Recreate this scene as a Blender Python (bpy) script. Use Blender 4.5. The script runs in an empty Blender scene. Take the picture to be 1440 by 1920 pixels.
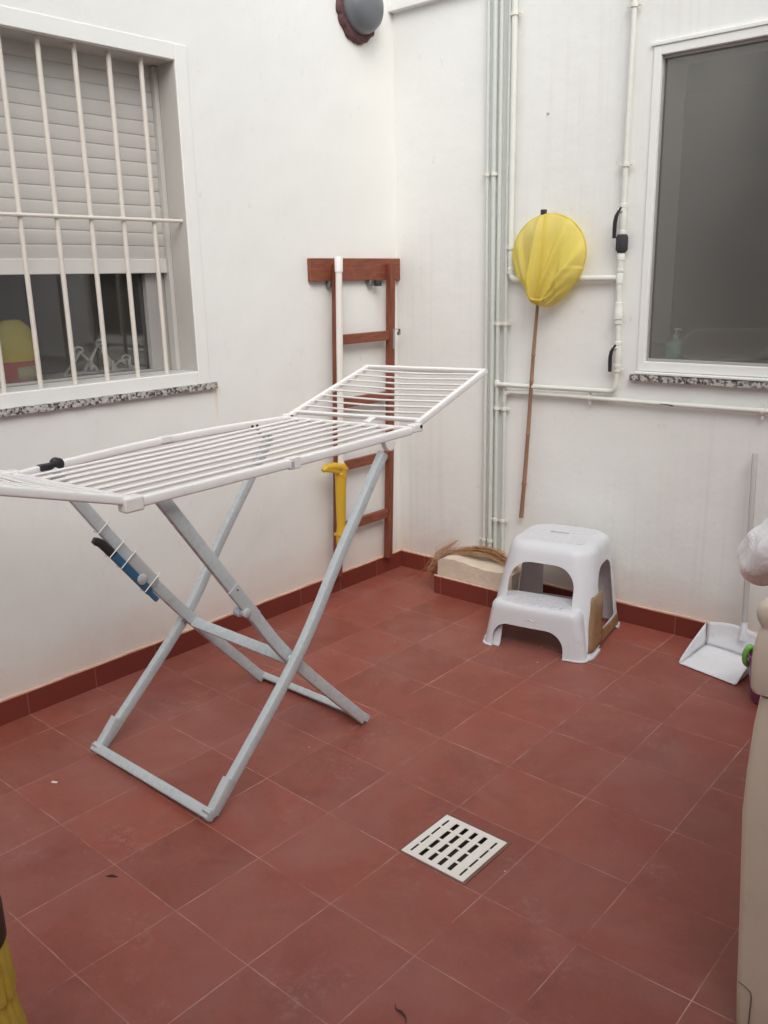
import bpy, bmesh, math, random
from mathutils import Vector, Matrix
random.seed(7)
S = bpy.context.scene
COL = S.collection
R = math.radians

# ------------------------------------------------------------------ camera
cam_d = bpy.data.cameras.new("camera")
cam = bpy.data.objects.new("camera", cam_d)
COL.objects.link(cam)
r_ = Vector((0.7569, 0.6532, -0.0207)).normalized()
f_ = Vector((-0.6349, 0.7274, -0.2603)).normalized()
u_ = r_.cross(f_).normalized()
r_ = f_.cross(u_).normalized()
cam.matrix_world = Matrix(((r_.x, u_.x, -f_.x, 1.1777), (r_.y, u_.y, -f_.y, -2.9325), (r_.z, u_.z, -f_.z, 1.6542), (0, 0, 0, 1)))
cam_d.sensor_width = 36
cam_d.lens = 30.577
cam_d.clip_start = 0.05
cam_d.clip_end = 500
S.camera = cam

# ------------------------------------------------------------------ light
SUN_EL, SUN_AZ = R(44), R(131)
W = bpy.data.worlds.new("World")
S.world = W
W.use_nodes = True
nt = W.node_tree
sky = nt.nodes.new("ShaderNodeTexSky")
sky.sky_type = 'NISHITA'
sky.sun_disc = False
sky.sun_elevation = SUN_EL
sky.sun_rotation = SUN_AZ
sky.dust_density = 4.0
hsv = nt.nodes.new("ShaderNodeHueSaturation")
hsv.inputs['Saturation'].default_value = 0.35
nt.links.new(sky.outputs[0], hsv.inputs['Color'])
bg = nt.nodes['Background']
nt.links.new(hsv.outputs[0], bg.inputs[0])
bg.inputs[1].default_value = 0.15
sun_d = bpy.data.lights.new("sun", 'SUN')
sun_d.energy = 0.5
sun_d.angle = R(70)
sun_d.color = (1.0, 0.98, 0.95)
sun = bpy.data.objects.new("sun", sun_d)
COL.objects.link(sun)
# direction towards the sun
sd = Vector((math.sin(SUN_AZ) * math.cos(SUN_EL), math.cos(SUN_AZ) * math.cos(SUN_EL), math.sin(SUN_EL)))
sun.rotation_euler = sd.to_track_quat('Z', 'Y').to_euler()
S.view_settings.view_transform = 'Standard'
S.view_settings.look = 'None'
S.view_settings.gamma = 1
S.view_settings.exposure = 0.55
S.cycles.max_bounces = 12
S.cycles.diffuse_bounces = 8
S.cycles.transparent_max_bounces = 12

# ------------------------------------------------------------------ mesh helpers
ORG = {}


class MB:
    def __init__(s):
        s.v, s.f = [], []

    def add(s, vs, fs):
        n = len(s.v)
        s.v += [Vector(v) for v in vs]
        s.f += [tuple(i + n for i in f) for f in fs]
        return s

    def box(s, x0, x1, y0, y1, z0, z1):
        vs = [(x, y, z) for z in (z0, z1) for y in (y0, y1) for x in (x0, x1)]
        return s.add(vs, [(0, 2, 3, 1), (4, 5, 7, 6), (0, 1, 5, 4), (2, 6, 7, 3), (0, 4, 6, 2), (1, 3, 7, 5)])

    def sweep(s, pts, sec, side=None, cap=True, scale=None):
        """sweep closed 2D section (a along side, b along the normal) along a polyline"""
        pts = [Vector(p) for p in pts]
        n, m = len(pts), len(sec)
        vs = []
        prev = None
        for i, p in enumerate(pts):
            d = (pts[min(i + 1, n - 1)] - pts[max(i - 1, 0)]).normalized()
            if side is not None:
                a = Vector(side)
                a = (a - d * a.dot(d)).normalized()
            else:
                if prev is None:
                    a = d.orthogonal().normalized()
                else:
                    a = (prev - d * prev.dot(d)).normalized()
                prev = a
            b = d.cross(a)
            k = 1 if scale is None else scale[i]
            vs += [p + a * q[0] * k + b * q[1] * k for q in sec]
        fs = []
        for i in range(n - 1):
            for j in range(m):
                k = (j + 1) % m
                fs.append((i * m + j, i * m + k, (i + 1) * m + k, (i + 1) * m + j))
        if cap:
            fs.append(tuple(range(m - 1, -1, -1)))
            fs.append(tuple((n - 1) * m + j for j in range(m)))
        return s.add(vs, fs)

    def tube(s, pts, r, n=12, cap=True):
        sec = [(math.cos(2 * math.pi * j / n), math.sin(2 * math.pi * j / n)) for j in range(n)]
        if not isinstance(r, (list, tuple)):
            r = [r] * len(pts)
        return s.sweep(pts, sec, None, cap, r)

    def lathe(s, c, prof, n=24, axis=(0, 0, 1), ell=(1, 1), jit=None):
        """prof: list of (radius, height)"""
        ax = Vector(axis).normalized()
        a = Vector((1, 0, 0)) if abs(ax.z) > .9 else ax.orthogonal().normalized()
        b = ax.cross(a)
        c = Vector(c)
        vs = []
        for (r, h) in prof:
            for j in range(n):
                t = 2 * math.pi * j / n
                k = r if jit is None else r * jit(t, h)
                vs.append(c + a * k * ell[0] * math.cos(t) + b * k * ell[1] * math.sin(t) + ax * h)
        m = len(prof)
        fs = [(i * n + j, i * n + (j + 1) % n, (i + 1) * n + (j + 1) % n, (i + 1) * n + j) for i in range(m - 1) for j in range(n)]
        fs.append(tuple(range(n - 1, -1, -1)))
        fs.append(tuple((m - 1) * n + j for j in range(n)))
        return s.add(vs, fs)

    def grid(s, fn, nu, nv, wrap=False):
        vs = [fn(i / (nu if wrap else nu - 1), j / (nv - 1)) for j in range(nv) for i in range(nu)]
        fs = []
        for j in range(nv - 1):
            for i in range(nu if wrap else nu - 1):
                k = (i + 1) % nu
                fs.append((j * nu + i, j * nu + k, (j + 1) * nu + k, (j + 1) * nu + i))
        return s.add(vs, fs)

    def prism(s, poly, d):
        """poly: 3D points of a flat outline, extruded by the vector d"""
        n = len(poly)
        d = Vector(d)
        vs = [Vector(p) for p in poly] + [Vector(p) + d for p in poly]
        fs = [tuple(range(n - 1, -1, -1)), tuple(range(n, 2 * n))]
        fs += [(i, (i + 1) % n, n + (i + 1) % n, n + i) for i in range(n)]
        return s.add(vs, fs)

    def xf(s, M):
        s.v = [M @ v for v in s.v]
        return s

    def build(s, name, mat, parent=None, ang=38, bevel=0, loc=None, solid=0, seg=2):
        me = bpy.data.meshes.new(name)
        o = bpy.data.objects.new(name, me)
        COL.objects.link(o)
        org = Vector((0, 0, 0))
        if parent is not None:
            o.parent = parent
            org = ORG[parent.name]
        elif loc is not None:
            org = Vector(loc)
            o.location = org
        ORG[o.name] = org
        me.from_pydata([v - org for v in s.v], [], s.f)
        bm = bmesh.new()
        bm.from_mesh(me)
        bmesh.ops.recalc_face_normals(bm, faces=bm.faces)
        bm.to_mesh(me)
        bm.free()
        for p in me.polygons:
            p.use_smooth = ang > 0
        if ang > 0:
            me.set_sharp_from_angle(angle=R(ang))
        if mat:
            me.materials.append(mat)
        if solid:
            md = o.modifiers.new("solid", 'SOLIDIFY')
            md.thickness = solid
            md.offset = 0
        if bevel:
            md = o.modifiers.new("bevel", 'BEVEL')
            md.width = bevel
            md.segments = seg
            md.limit_method = 'ANGLE'
            md.angle_limit = R(35)
        return o


def tag(o, label, cat, group=None, kind=None):
    o['label'] = label
    o['category'] = cat
    if group:
        o['group'] = group
    if kind:
        o['kind'] = kind
    return o


def thing(name, loc, label, cat, group=None):
    o = bpy.data.objects.new(name, None)
    o.empty_display_size = 0.05
    COL.objects.link(o)
    o.location = loc
    ORG[o.name] = Vector(loc)
    return tag(o, label, cat, group)


def rrect(w, t, r, k=3):
    out = []
    for (cx, cy, a0) in ((w / 2 - r, t / 2 - r, 0), (-w / 2 + r, t / 2 - r, 90), (-w / 2 + r, -t / 2 + r, 180), (w / 2 - r, -t / 2 + r, 270)):
        for i in range(k + 1):
            a = R(a0 + 90 * i / k)
            out.append((cx + r * math.cos(a), cy + r * math.sin(a)))
    return out


def arc(p0, p1, p2, n=6):
    p0, p1, p2 = Vector(p0), Vector(p1), Vector(p2)
    return [p0 * (1 - t) ** 2 + p1 * 2 * t * (1 - t) + p2 * t * t for t in [i / n for i in range(n + 1)]]


# ------------------------------------------------------------------ materials
class NT:
    def __init__(s, name):
        s.m = bpy.data.materials.new(name)
        s.m.use_nodes = True
        s.t = s.m.node_tree
        s.b = s.t.nodes['Principled BSDF']
        s.out = s.t.nodes['Material Output']

    def n(s, typ, **kw):
        nd = s.t.nodes.new(typ)
        for k, v in kw.items():
            if k == 'inp':
                for a, b in v.items():
                    nd.inputs[a].default_value = b
            else:
                setattr(nd, k, v)
        return nd

    def l(s, a, b):
        s.t.links.new(a, b)

    def math(s, op, a, b=None, c=None, clamp=False):
        nd = s.n('ShaderNodeMath', operation=op)
        nd.use_clamp = clamp
        for i, x in enumerate((a, b, c)):
            if x is None:
                continue
            if isinstance(x, (int, float)):
                nd.inputs[i].default_value = x
            else:
                s.l(x, nd.inputs[i])
        return nd.outputs[0]

    def mix(s, fac, a, b, blend='MIX'):
        nd = s.n('ShaderNodeMix', data_type='RGBA', blend_type=blend)
        for i, x in ((0, fac), (6, a), (7, b)):
            if isinstance(x, (int, float)):
                nd.inputs[i].default_value = x
            elif isinstance(x, tuple):
                nd.inputs[i].default_value = (*x[:3], 1)
            else:
                s.l(x, nd.inputs[i])
        return nd.outputs[2]

    def noise(s, vec, scale, detail=4, rough=.55, dist=0):
        nd = s.n('ShaderNodeTexNoise', inp={'Scale': scale, 'Detail': detail, 'Roughness': rough, 'Distortion': dist})
        if vec is not None:
            s.l(vec, nd.inputs['Vector'])
        return nd.outputs['Fac']

    def ramp(s, fac, a, b, lo=(0, 0, 0), hi=(1, 1, 1)):
        nd = s.n('ShaderNodeValToRGB')
        nd.color_ramp.elements[0].position = a
        nd.color_ramp.elements[1].position = b
        nd.color_ramp.elements[0].color = (*lo, 1)
        nd.color_ramp.elements[1].color = (*hi, 1)
        s.l(fac, nd.inputs[0])
        return nd.outputs[0]

    def scale(s, vec, xyz):
        nd = s.n('ShaderNodeMapping')
        nd.inputs['Scale'].default_value = xyz
        s.l(vec, nd.inputs['Vector'])
        return nd.outputs[0]

    def bump(s, h, st, dist=.002):
        nd = s.n('ShaderNodeBump', inp={'Strength': st, 'Distance': dist})
        s.l(h, nd.inputs['Height'])
        s.l(nd.outputs[0], s.b.inputs['Normal'])


def shade(c, k):
    return tuple(x * k for x in c)


def pm(name, base, rough=.5, var=.12, scale=6, bump=0, bscale=80, metal=0, spec=.5, stretch=(1, 1, 1), bdist=.002, rvar=.1, grime=0, gcol=(.30, .25, .21)):
    t = NT(name)
    co = t.n('ShaderNodeTexCoord').outputs['Object']
    v = t.scale(co, stretch)
    nz = t.noise(v, scale, 5)
    c = t.mix(nz, shade(base, 1 - var), shade(base, 1 + var))
    if grime:
        g = t.math('MULTIPLY', t.ramp(t.noise(co, 7, 7, .7, .8), .52, .74), t.ramp(t.noise(co, 60, 4, .7), .35, .7))
        c = t.mix(t.math('MULTIPLY', g, grime), c, gcol)
    t.l(c, t.b.inputs['Base Color'])
    nz2 = t.noise(v, scale * 2.3, 4)
    t.l(t.math('MULTIPLY_ADD', nz2, rvar * 2, rough - rvar), t.b.inputs['Roughness'])
    t.b.inputs['Metallic'].default_value = metal
    t.b.inputs['Specular IOR Level'].default_value = spec
    if bump:
        t.bump(t.noise(v, bscale, 5, .6), bump, bdist)
    return t.m


def plaster(name, base, streak=.0, cream_y=None):
    t = NT(name)
    pos = t.n('ShaderNodeNewGeometry').outputs['Position']
    big = t.noise(pos, 1.3, 5, .6, .4)
    mid = t.noise(pos, 7, 5, .6)
    c = t.mix(big, shade(base, .955), shade(base, 1.03))
    c = t.mix(t.math('MULTIPLY', t.ramp(mid, .52, .78), .22), c, (base[0] * .93, base[1] * .90, base[2] * .90))
    # scuffs and grime specks
    sp = t.noise(t.scale(pos, (9, 9, 5)), 2.6, 7, .72)
    c = t.mix(t.math('MULTIPLY', t.ramp(sp, .62, .76), .42), c, (.52, .48, .44))
    if streak:
        st = t.noise(t.scale(pos, (26, 26, .55)), 1.2, 5, .6)
        msk = t.math('MULTIPLY', t.ramp(t.noise(pos, .9, 2), .42, .62), streak)
        c = t.mix(t.math('MULTIPLY', t.ramp(st, .5, .72), msk), c, (base[0] * .80, base[1] * .76, base[2] * .73))
    sep = t.n('ShaderNodeSeparateXYZ')
    t.l(pos, sep.inputs[0])
    if cream_y is not None:
        # cream-coloured damp stain that runs down the corner, ragged edge
        axis, a, b = cream_y
        q = t.math('ADD', sep.outputs[axis], t.math('MULTIPLY_ADD', t.noise(pos, 3.2, 5), .35, -.17))
        mr = t.n('ShaderNodeMapRange', inp={1: a, 2: b})
        t.l(q, mr.inputs[0])
        c = t.mix(t.math('MULTIPLY', mr.outputs[0], .3), c, (.80, .765, .70))
        sx = t.math('ABSOLUTE', t.math('ADD', sep.outputs[1], t.math('MULTIPLY_ADD', t.noise(pos, 9, 3), .02, .438)))
        m1 = t.n('ShaderNodeMapRange', inp={1: .009, 2: .003})
        t.l(sx, m1.inputs[0])
        m2 = t.n('ShaderNodeMapRange', inp={1: 1.02, 2: 1.14})
        t.l(sep.outputs[2], m2.inputs[0])
        c = t.mix(t.math('MULTIPLY', t.math('MULTIPLY', m1.outputs[0], m2.outputs[0]), t.math('LESS_THAN', sep.outputs[2], 1.19)), c, (.76, .68, .56))
    # dust splash band just above the skirting
    mr = t.n('ShaderNodeMapRange', inp={1: .34, 2: .10})
    t.l(t.math('ADD', sep.outputs[2], t.math('MULTIPLY_ADD', t.noise(pos, 6, 5), .22, -.11)), mr.inputs[0])
    c = t.mix(t.math('MULTIPLY', mr.outputs[0], .6), c, (.68, .56, .48))
    t.l(c, t.b.inputs['Base Color'])
    t.b.inputs['Roughness'].default_value = .82
    t.b.inputs['Specular IOR Level'].default_value = .25
    h = t.math('ADD', t.math('MULTIPLY', t.noise(pos, 4.2, 4, .5), 1.0), t.math('MULTIPLY', t.noise(t.scale(pos, (1, 1, .6)), 38, 5, .6), .10))
    t.bump(h, .4, .02)
    return t.m


def tile_floor(name, T=.3, gw=.0017):
    t = NT(name)
    pos = t.n('ShaderNodeNewGeometry').outputs['Position']
    sep = t.n('ShaderNodeSeparateXYZ')
    t.l(pos, sep.inputs[0])
    wob = t.math('MULTIPLY_ADD', t.noise(pos, 9, 4), .005, -.0025)
    gx = t.math('DIVIDE', t.math('ADD', sep.outputs[0], wob), T)
    gy = t.math('DIVIDE', t.math('ADD', sep.outputs[1], wob), T)

    def dist(g):
        fr = t.math('FRACT', t.math('ADD', g, 100.5))
        return t.math('MULTIPLY', t.math('ABSOLUTE', t.math('SUBTRACT', fr, .5)), T)
    dx, dy = dist(gx), dist(gy)
    d = t.math('MINIMUM', dx, dy)
    ix = t.math('FLOOR', t.math('ADD', gx, 100))
    iy = t.math('FLOOR', t.math('ADD', gy, 100))
    cmb = t.n('ShaderNodeCombineXYZ')
    t.l(ix, cmb.inputs[0]); t.l(iy, cmb.inputs[1])
    wn = t.n('ShaderNodeTexWhiteNoise')
    t.l(cmb.outputs[0], wn.inputs['Vector'])
    base = t.mix(wn.outputs['Value'], (.205, .049, .036), (.275, .066, .048))
    # each tile has its own mottling (offset by the tile id)
    off = t.n('ShaderNodeVectorMath', operation='MULTIPLY_ADD')
    t.l(cmb.outputs[0], off.inputs[0])
    off.inputs[1].default_value = (3.7, 5.3, 0)
    t.l(pos, off.inputs[2])
    ov = off.outputs[0]
    cl = t.ramp(t.noise(ov, 5.5, 7, .66, .6), .30, .72)
    base = t.mix(t.math('MULTIPLY', cl, .55), base, (.325, .100, .066))
    br_ = t.ramp(t.noise(ov, 8.0, 6, .65, .4), .48, .74)
    base = t.mix(t.math('MULTIPLY', br_, .45), base, (.190, .060, .036))
    # grey dusty film and greasy darker smudges, across tiles
    film = t.ramp(t.noise(pos, 2.1, 7, .64, .7), .44, .72)
    base = t.mix(t.math('MULTIPLY', film, .34), base, (.31, .170, .150))
    dk = t.ramp(t.noise(pos, 3.1, 7, .68, .5), .54, .76)
    base = t.mix(t.math('MULTIPLY', dk, .42), base, (.115, .040, .030))
    fine = t.noise(pos, 90, 4, .7)
    base = t.mix(t.math('MULTIPLY', t.ramp(fine, .5, .75), .16), base, (.36, .15, .115))
    # wear film concentrated along some tile edges
    edge = t.n('ShaderNodeMapRange', inp={1: .022, 2: .0})
    t.l(d, edge.inputs[0])
    base = t.mix(t.math('MULTIPLY', t.math('MULTIPLY', edge.outputs[0], t.ramp(t.noise(pos, 11, 6, .7), .52, .75)), .30), base, (.34, .20, .17))
    # faint scratches
    scn = t.noise(t.scale(pos, (3, 34, 1)), 2.2, 5, .7, 1.5)
    base = t.mix(t.math('MULTIPLY', t.math('MULTIPLY', t.ramp(scn, .66, .72), t.ramp(t.noise(pos, 2.7, 3), .5, .62)), .35), base, (.40, .24, .21))
    # pale dried splashes and crumbs
    sm = t.ramp(t.noise(pos, 3.3, 6, .7), .55, .70)
    base = t.mix(t.math('MULTIPLY', t.math('MULTIPLY', sm, t.ramp(t.noise(pos, 48, 5, .75), .46, .66)), .40), base, (.46, .28, .265))
    vor = t.n('ShaderNodeTexVoronoi', inp={'Scale': 14.0})
    t.l(pos, vor.inputs['Vector'])
    dot = t.math('LESS_THAN', vor.outputs['Distance'], .055)
    sel = t.math('GREATER_THAN', t.n('ShaderNodeSeparateColor').outputs[0], .9)
    sc = sel.node.inputs[0].links[0].from_node
    t.l(vor.outputs['Color'], sc.inputs[0])
    base = t.mix(t.math('MULTIPLY', t.math('MULTIPLY', dot, sel), .75), base, (.62, .47, .45))
    # grout
    gm = t.n('ShaderNodeMapRange', inp={1: gw * 1.25, 2: gw * .55})
    t.l(d, gm.inputs[0])
    vis = t.ramp(t.noise(t.scale(pos, (1, 1, 0)), 5.3, 6, .68), .40, .66, (.06, .06, .06), (1, 1, 1))
    gcol = t.mix(t.noise(pos, 20, 3), (.40, .21, .17), (.56, .36, .29))
    base = t.mix(t.math('MULTIPLY', gm.outputs[0], vis), base, gcol)
    t.l(base, t.b.inputs['Base Color'])
    rg = t.math('MULTIPLY_ADD', t.noise(pos, 7, 5), .26, .34)
    t.l(t.math('ADD', rg, t.math('MULTIPLY', gm.outputs[0], .2)), t.b.inputs['Roughness'])
    t.b.inputs['Specular IOR Level'].default_value = .42
    h = t.math('SUBTRACT', t.math('MULTIPLY', t.noise(pos, 60, 4), .25), t.math('MULTIPLY', gm.outputs[0], .7))
    h = t.math('ADD', h, t.math('MULTIPLY', t.noise(pos, 6, 3), .8))
    t.bump(h, .25, .0022)
    return t.m


def skirting_mat(name, axis, T=.3):
    t = NT(name)
    pos = t.n('ShaderNodeNewGeometry').outputs['Position']
    sep = t.n('ShaderNodeSeparateXYZ')
    t.l(pos, sep.inputs[0])
    g = t.math('DIVIDE', sep.outputs[axis], T)
    fr = t.math('FRACT', t.math('ADD', g, 100.5))
    d = t.math('MULTIPLY', t.math('ABSOLUTE', t.math('SUBTRACT', fr, .5)), T)
    gm = t.n('ShaderNodeMapRange', inp={1: .0021, 2: .0009})
    t.l(d, gm.inputs[0])
    ix = t.math('FLOOR', t.math('ADD', g, 100))
    wn = t.n('ShaderNodeTexWhiteNoise', noise_dimensions='1D')
    t.l(ix, wn.inputs['W'])
    c = t.mix(wn.outputs['Value'], (.155, .030, .020), (.20, .043, .029))
    c = t.mix(t.math('MULTIPLY', t.noise(pos, 11, 5), .4), c, (.20, .055, .04))
    c = t.mix(t.math('MULTIPLY', gm.outputs[0], .55), c, (.36, .2, .16))
    t.l(c, t.b.inputs['Base Color'])
    t.b.inputs['Roughness'].default_value = .38
    t.b.inputs['Specular IOR Level'].default_value = .4
    t.bump(t.math('SUBTRACT', t.math('MULTIPLY', t.noise(pos, 30, 4), .4), gm.outputs[0]), .3, .002)
    return t.m


def granite(name):
    t = NT(name)
    pos = t.n('ShaderNodeNewGeometry').outputs['Position']
    a = t.n('ShaderNodeTexVoronoi', inp={'Scale': 95.0, 'Randomness': 1.0})
    t.l(pos, a.inputs['Vector'])
    s_ = t.n('ShaderNodeSeparateColor')
    t.l(a.outputs['Color'], s_.inputs[0])
    c = t.mix(t.ramp(s_.outputs[0], .42, .56), (.035, .034, .033), (.52, .50, .47))
    c = t.mix(t.ramp(t.noise(pos, 150, 3), .5, .6), c, (.3, .29, .275))
    t.l(c, t.b.inputs['Base Color'])
    t.b.inputs['Roughness'].default_value = .5
    t.bump(t.noise(pos, 120, 3), .4, .003)
    return t.m


def glass_mat(name, tint=(.95, .955, .95), dust_haze=.1):
    t = NT(name)
    t.t.nodes.remove(t.b)
    tr = t.n('ShaderNodeBsdfTransparent', inp={'Color': (*tint, 1)})
    gl = t.n('ShaderNodeBsdfGlossy', inp={'Color': (1, 1, 1, 1), 'Roughness': .04})
    df = t.n('ShaderNodeBsdfDiffuse', inp={'Color': (.56, .535, .48, 1)})
    fr = t.n('ShaderNodeFresnel', inp={'IOR': 1.5})
    m1 = t.n('ShaderNodeMixShader')
    t.l(t.math('MULTIPLY_ADD', fr.outputs[0], 1.3, .015, True), m1.inputs[0])
    t.l(tr.outputs[0], m1.inputs[1]); t.l(gl.outputs[0], m1.inputs[2])
    pos = t.n('ShaderNodeNewGeometry').outputs['Position']
    nz = t.math('MULTIPLY', t.ramp(t.noise(pos, 1.4, 3, .5, .3), .0, .75), dust_haze * .6)  # pale haze and dust mixed into the pane's colour to lighten it
    m2 = t.n('ShaderNodeMixShader')
    t.l(nz, m2.inputs[0])
    t.l(m1.outputs[0], m2.inputs[1]); t.l(df.outputs[0], m2.inputs[2])
    t.l(m2.outputs[0], t.out.inputs['Surface'])
    return t.m


def wood(name, base, dark, ax=(1, 1, 1)):
    t = NT(name)
    co = t.n('ShaderNodeTexCoord').outputs['Object']
    v = t.scale(co, ax)
    a = t.noise(v, 9, 6, .6, 1.2)
    b = t.noise(v, 40, 5, .65)
    c = t.mix(t.ramp(a, .35, .7), dark, base)
    c = t.mix(t.math('MULTIPLY', t.ramp(b, .45, .7), .35), c, shade(dark, .7))
    t.l(c, t.b.inputs['Base Color'])
    t.b.inputs['Roughness'].default_value = .5
    t.b.inputs['Specular IOR Level'].default_value = .35
    t.bump(b, .2, .002)
    return t.m


M = {}
M['wallL'] = plaster('white_plaster', (.785, .80, .775), .0, (1, .36, .84))
M['wallR'] = plaster('white_plaster_streaked', (.785, .80, .775), .38)
M['wallO'] = plaster('white_plaster_plain', (.785, .80, .775), .2)
M['floor'] = tile_floor('red_clay_tile')
M['skY'] = skirting_mat('red_skirting_tile_side', 1)
M['skX'] = skirting_mat('red_skirting_tile_back', 0)
M['mortar'] = pm('pinkish_mortar', (.66, .43, .33), .8, .18, 30, .5, 90)
M['trim'] = pm('painted_window_surround', (.785, .80, .775), .6, .05, 5, .25, 40)
M['granite'] = granite('speckled_granite')
M['glass'] = glass_mat('dusty_hazed_glass', (.995, .995, .99), dust_haze=.09)
M['shutbar'] = pm('pale_shutter_rail', (.66, .65, .62), .5, .05, 4)
M['glass2'] = glass_mat('hazy_window_glass', dust_haze=.25)
M['shutter'] = pm('grey_plastic_shutter', (.53, .52, .49), .5, .06, 4, .1, 30, stretch=(1, 1, 4))
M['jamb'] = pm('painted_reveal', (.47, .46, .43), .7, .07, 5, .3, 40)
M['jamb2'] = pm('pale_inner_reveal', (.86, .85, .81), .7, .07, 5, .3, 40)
M['winframe'] = pm('grey_aluminium_frame', (.34, .33, .315), .5, .06, 5)
M['bar'] = pm('cream_painted_steel', (.66, .62, .56), .45, .07, 14, .15, 60)
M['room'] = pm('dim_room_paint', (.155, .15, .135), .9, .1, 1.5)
M['sillin'] = pm('pale_inner_sill', (.55, .55, .53), .5, .05, 4)
M['pipe'] = pm('painted_pipe', (.69, .705, .655), .45, .06, 14, .25, 70)
M['pipegreen'] = pm('greenish_painted_pipe', (.58, .62, .58), .45, .07, 14, .25, 70)
M['clip'] = pm('cream_pipe_clip', (.72, .71, .64), .5, .06, 20)
M['blackp'] = pm('black_plastic', (.022, .023, .025), .45, .2, 12)
M['blackr'] = pm('worn_black_rubber', (.04, .04, .042), .7, .4, 60, .6, 200)
M['rackw'] = pm('white_coated_metal', (.80, .80, .79), .32, .03, 10, grime=.25)
M['rackp'] = pm('white_rack_plastic', (.76, .75, .73), .4, .04, 10)
M['legm'] = pm('blue_grey_powder_coat', (.49, .54, .555), .28, .08, 9, .1, 200, grime=.3, gcol=(.20, .17, .15))
M['legcatch'] = pm('grey_catch_plastic', (.47, .50, .51), .4, .05, 12)
M['legdark'] = pm('grey_leg_underside', (.40, .455, .485), .42, .06, 9)
M['wood'] = wood('varnished_red_wood', (.29, .092, .05), (.17, .05, .029), (4, .9, 6))
M['woodv'] = wood('varnished_red_wood_upright', (.26, .079, .043), (.15, .043, .025), (6, 6, .7))
M['steel'] = pm('galvanised_steel', (.33, .33, .32), .4, .12, 25, metal=.8)
M['yellowp'] = pm('yellow_plastic', (.62, .38, .025), .45, .12, 12)
M['polew'] = pm('white_painted_pole', (.74, .72, .67), .4, .05, 8)
M['stool'] = pm('white_stool_plastic', (.65, .665, .695), .36, .025, 5, spec=.45, grime=.35)
M['tape'] = pm('brown_packing_tape', (.27, .17, .085), .3, .2, 22, .4, 60)
M['pan'] = pm('white_dustpan_plastic', (.74, .75, .77), .4, .05, 9, grime=.6)
M['polegrey'] = pm('grey_white_handle', (.50, .48, .46), .45, .04, 8)
M['purple'] = pm('purple_plastic', (.20, .045, .16), .35, .1, 8)
M['green'] = pm('green_plastic', (.16, .42, .07), .35, .1, 8)
M['beige'] = pm('beige_plastic', (.64, .545, .44), .5, .05, 4, .15, 150, grime=.3)
M['seam'] = pm('dark_brown_seam', (.16, .12, .09), .7)  # darker brown for the joint line at the bin's base
M['straw'] = pm('dry_straw', (.40, .22, .11), .75, .35, 40)
M['bamboo'] = pm('brown_bamboo', (.30, .17, .105), .5, .25, 20, .2, 60, stretch=(4, 4, .5))
M['block'] = pm('bare_cement', (.66, .565, .455), .85, .2, 11, .8, 34, bdist=.006)
M['foam'] = pm('brown_sealing_foam', (.105, .05, .05), .85, .4, 40, .9, 60, bdist=.01)
M['grey'] = pm('grey_vent_plastic', (.135, .145, .16), .38, .07, 4)
M['drain'] = pm('off_white_drain_plastic', (.80, .76, .70), .5, .08, 18)
M['dark'] = pm('dark_drain_pit', (.075, .06, .052), .8, .3, 20)
M['cement'] = pm('grey_joint_cement', (.19, .095, .075), .85, .3, 30, .6, 70)
M['blue'] = pm('blue_plastic', (.03, .125, .235), .35, .12, 15)
M['scrap'] = pm('paper_scrap', (.72, .62, .58), .8, .1, 30)
M['twig'] = pm('dry_twig', (.05, .03, .022), .8, .3, 30)
M['soap'] = pm('mint_soap_bottle', (.25, .62, .50), .3, .1, 9)
M['bottleY'] = pm('yellow_bottle', (.80, .68, .13), .35, .06, 6)
M['labelR'] = pm('red_bottle_label', (.60, .12, .11), .45, .2, 18)
M['labelC'] = pm('cream_label_print', (.60, .57, .36), .5, .35, 60)
M['hanger'] = pm('clear_grey_plastic', (.72, .73, .71), .2, .15, 20)
M['broomy'] = pm('olive_yellow_straw', (.50, .35, .05), .6, .3, 30, .4, 50, stretch=(5, 5, .6))
M['brownbind'] = pm('dark_brown_binding', (.05, .022, .012), .7, .3, 40)


def net_mat():
    t = NT('yellow_net_fabric')
    co = t.n('ShaderNodeTexCoord').outputs['Object']
    c = t.mix(t.noise(co, 9, 4), (.76, .62, .11), (.86, .73, .16))
    t.l(c, t.b.inputs['Base Color'])
    t.b.inputs['Roughness'].default_value = .75
    t.b.inputs['Specular IOR Level'].default_value = .2
    w = t.n('ShaderNodeTexWave', inp={'Scale': 130.0})
    w.bands_direction = 'X'
    w2 = t.n('ShaderNodeTexWave', inp={'Scale': 130.0})
    w2.bands_direction = 'Z'
    t.l(co, w.inputs[0]); t.l(co, w2.inputs[0])
    t.bump(t.math('ADD', w.outputs[1], w2.outputs[1]), .25, .001)
    tl = t.n('ShaderNodeBsdfTranslucent')
    t.l(c, tl.inputs['Color'])
    mx = t.n('ShaderNodeMixShader', inp={0: .30})
    t.l(t.b.outputs[0], mx.inputs[1]); t.l(tl.outputs[0], mx.inputs[2])
    tp_ = t.n('ShaderNodeBsdfTransparent')
    mz = t.n('ShaderNodeMixShader', inp={0: .17})
    t.l(mx.outputs[0], mz.inputs[1]); t.l(tp_.outputs[0], mz.inputs[2])
    t.l(mz.outputs[0], t.out.inputs['Surface'])
    return t.m


def bag_mat():
    t = NT('white_plastic_film')
    co = t.n('ShaderNodeTexCoord').outputs['Object']
    t.b.inputs['Base Color'].default_value = (.90, .90, .91, 1)
    t.b.inputs['Roughness'].default_value = .35
    n1 = t.noise(co, 9, 5, .6, 1.5)
    t.bump(n1, .6, .02)
    return t.m


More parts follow.
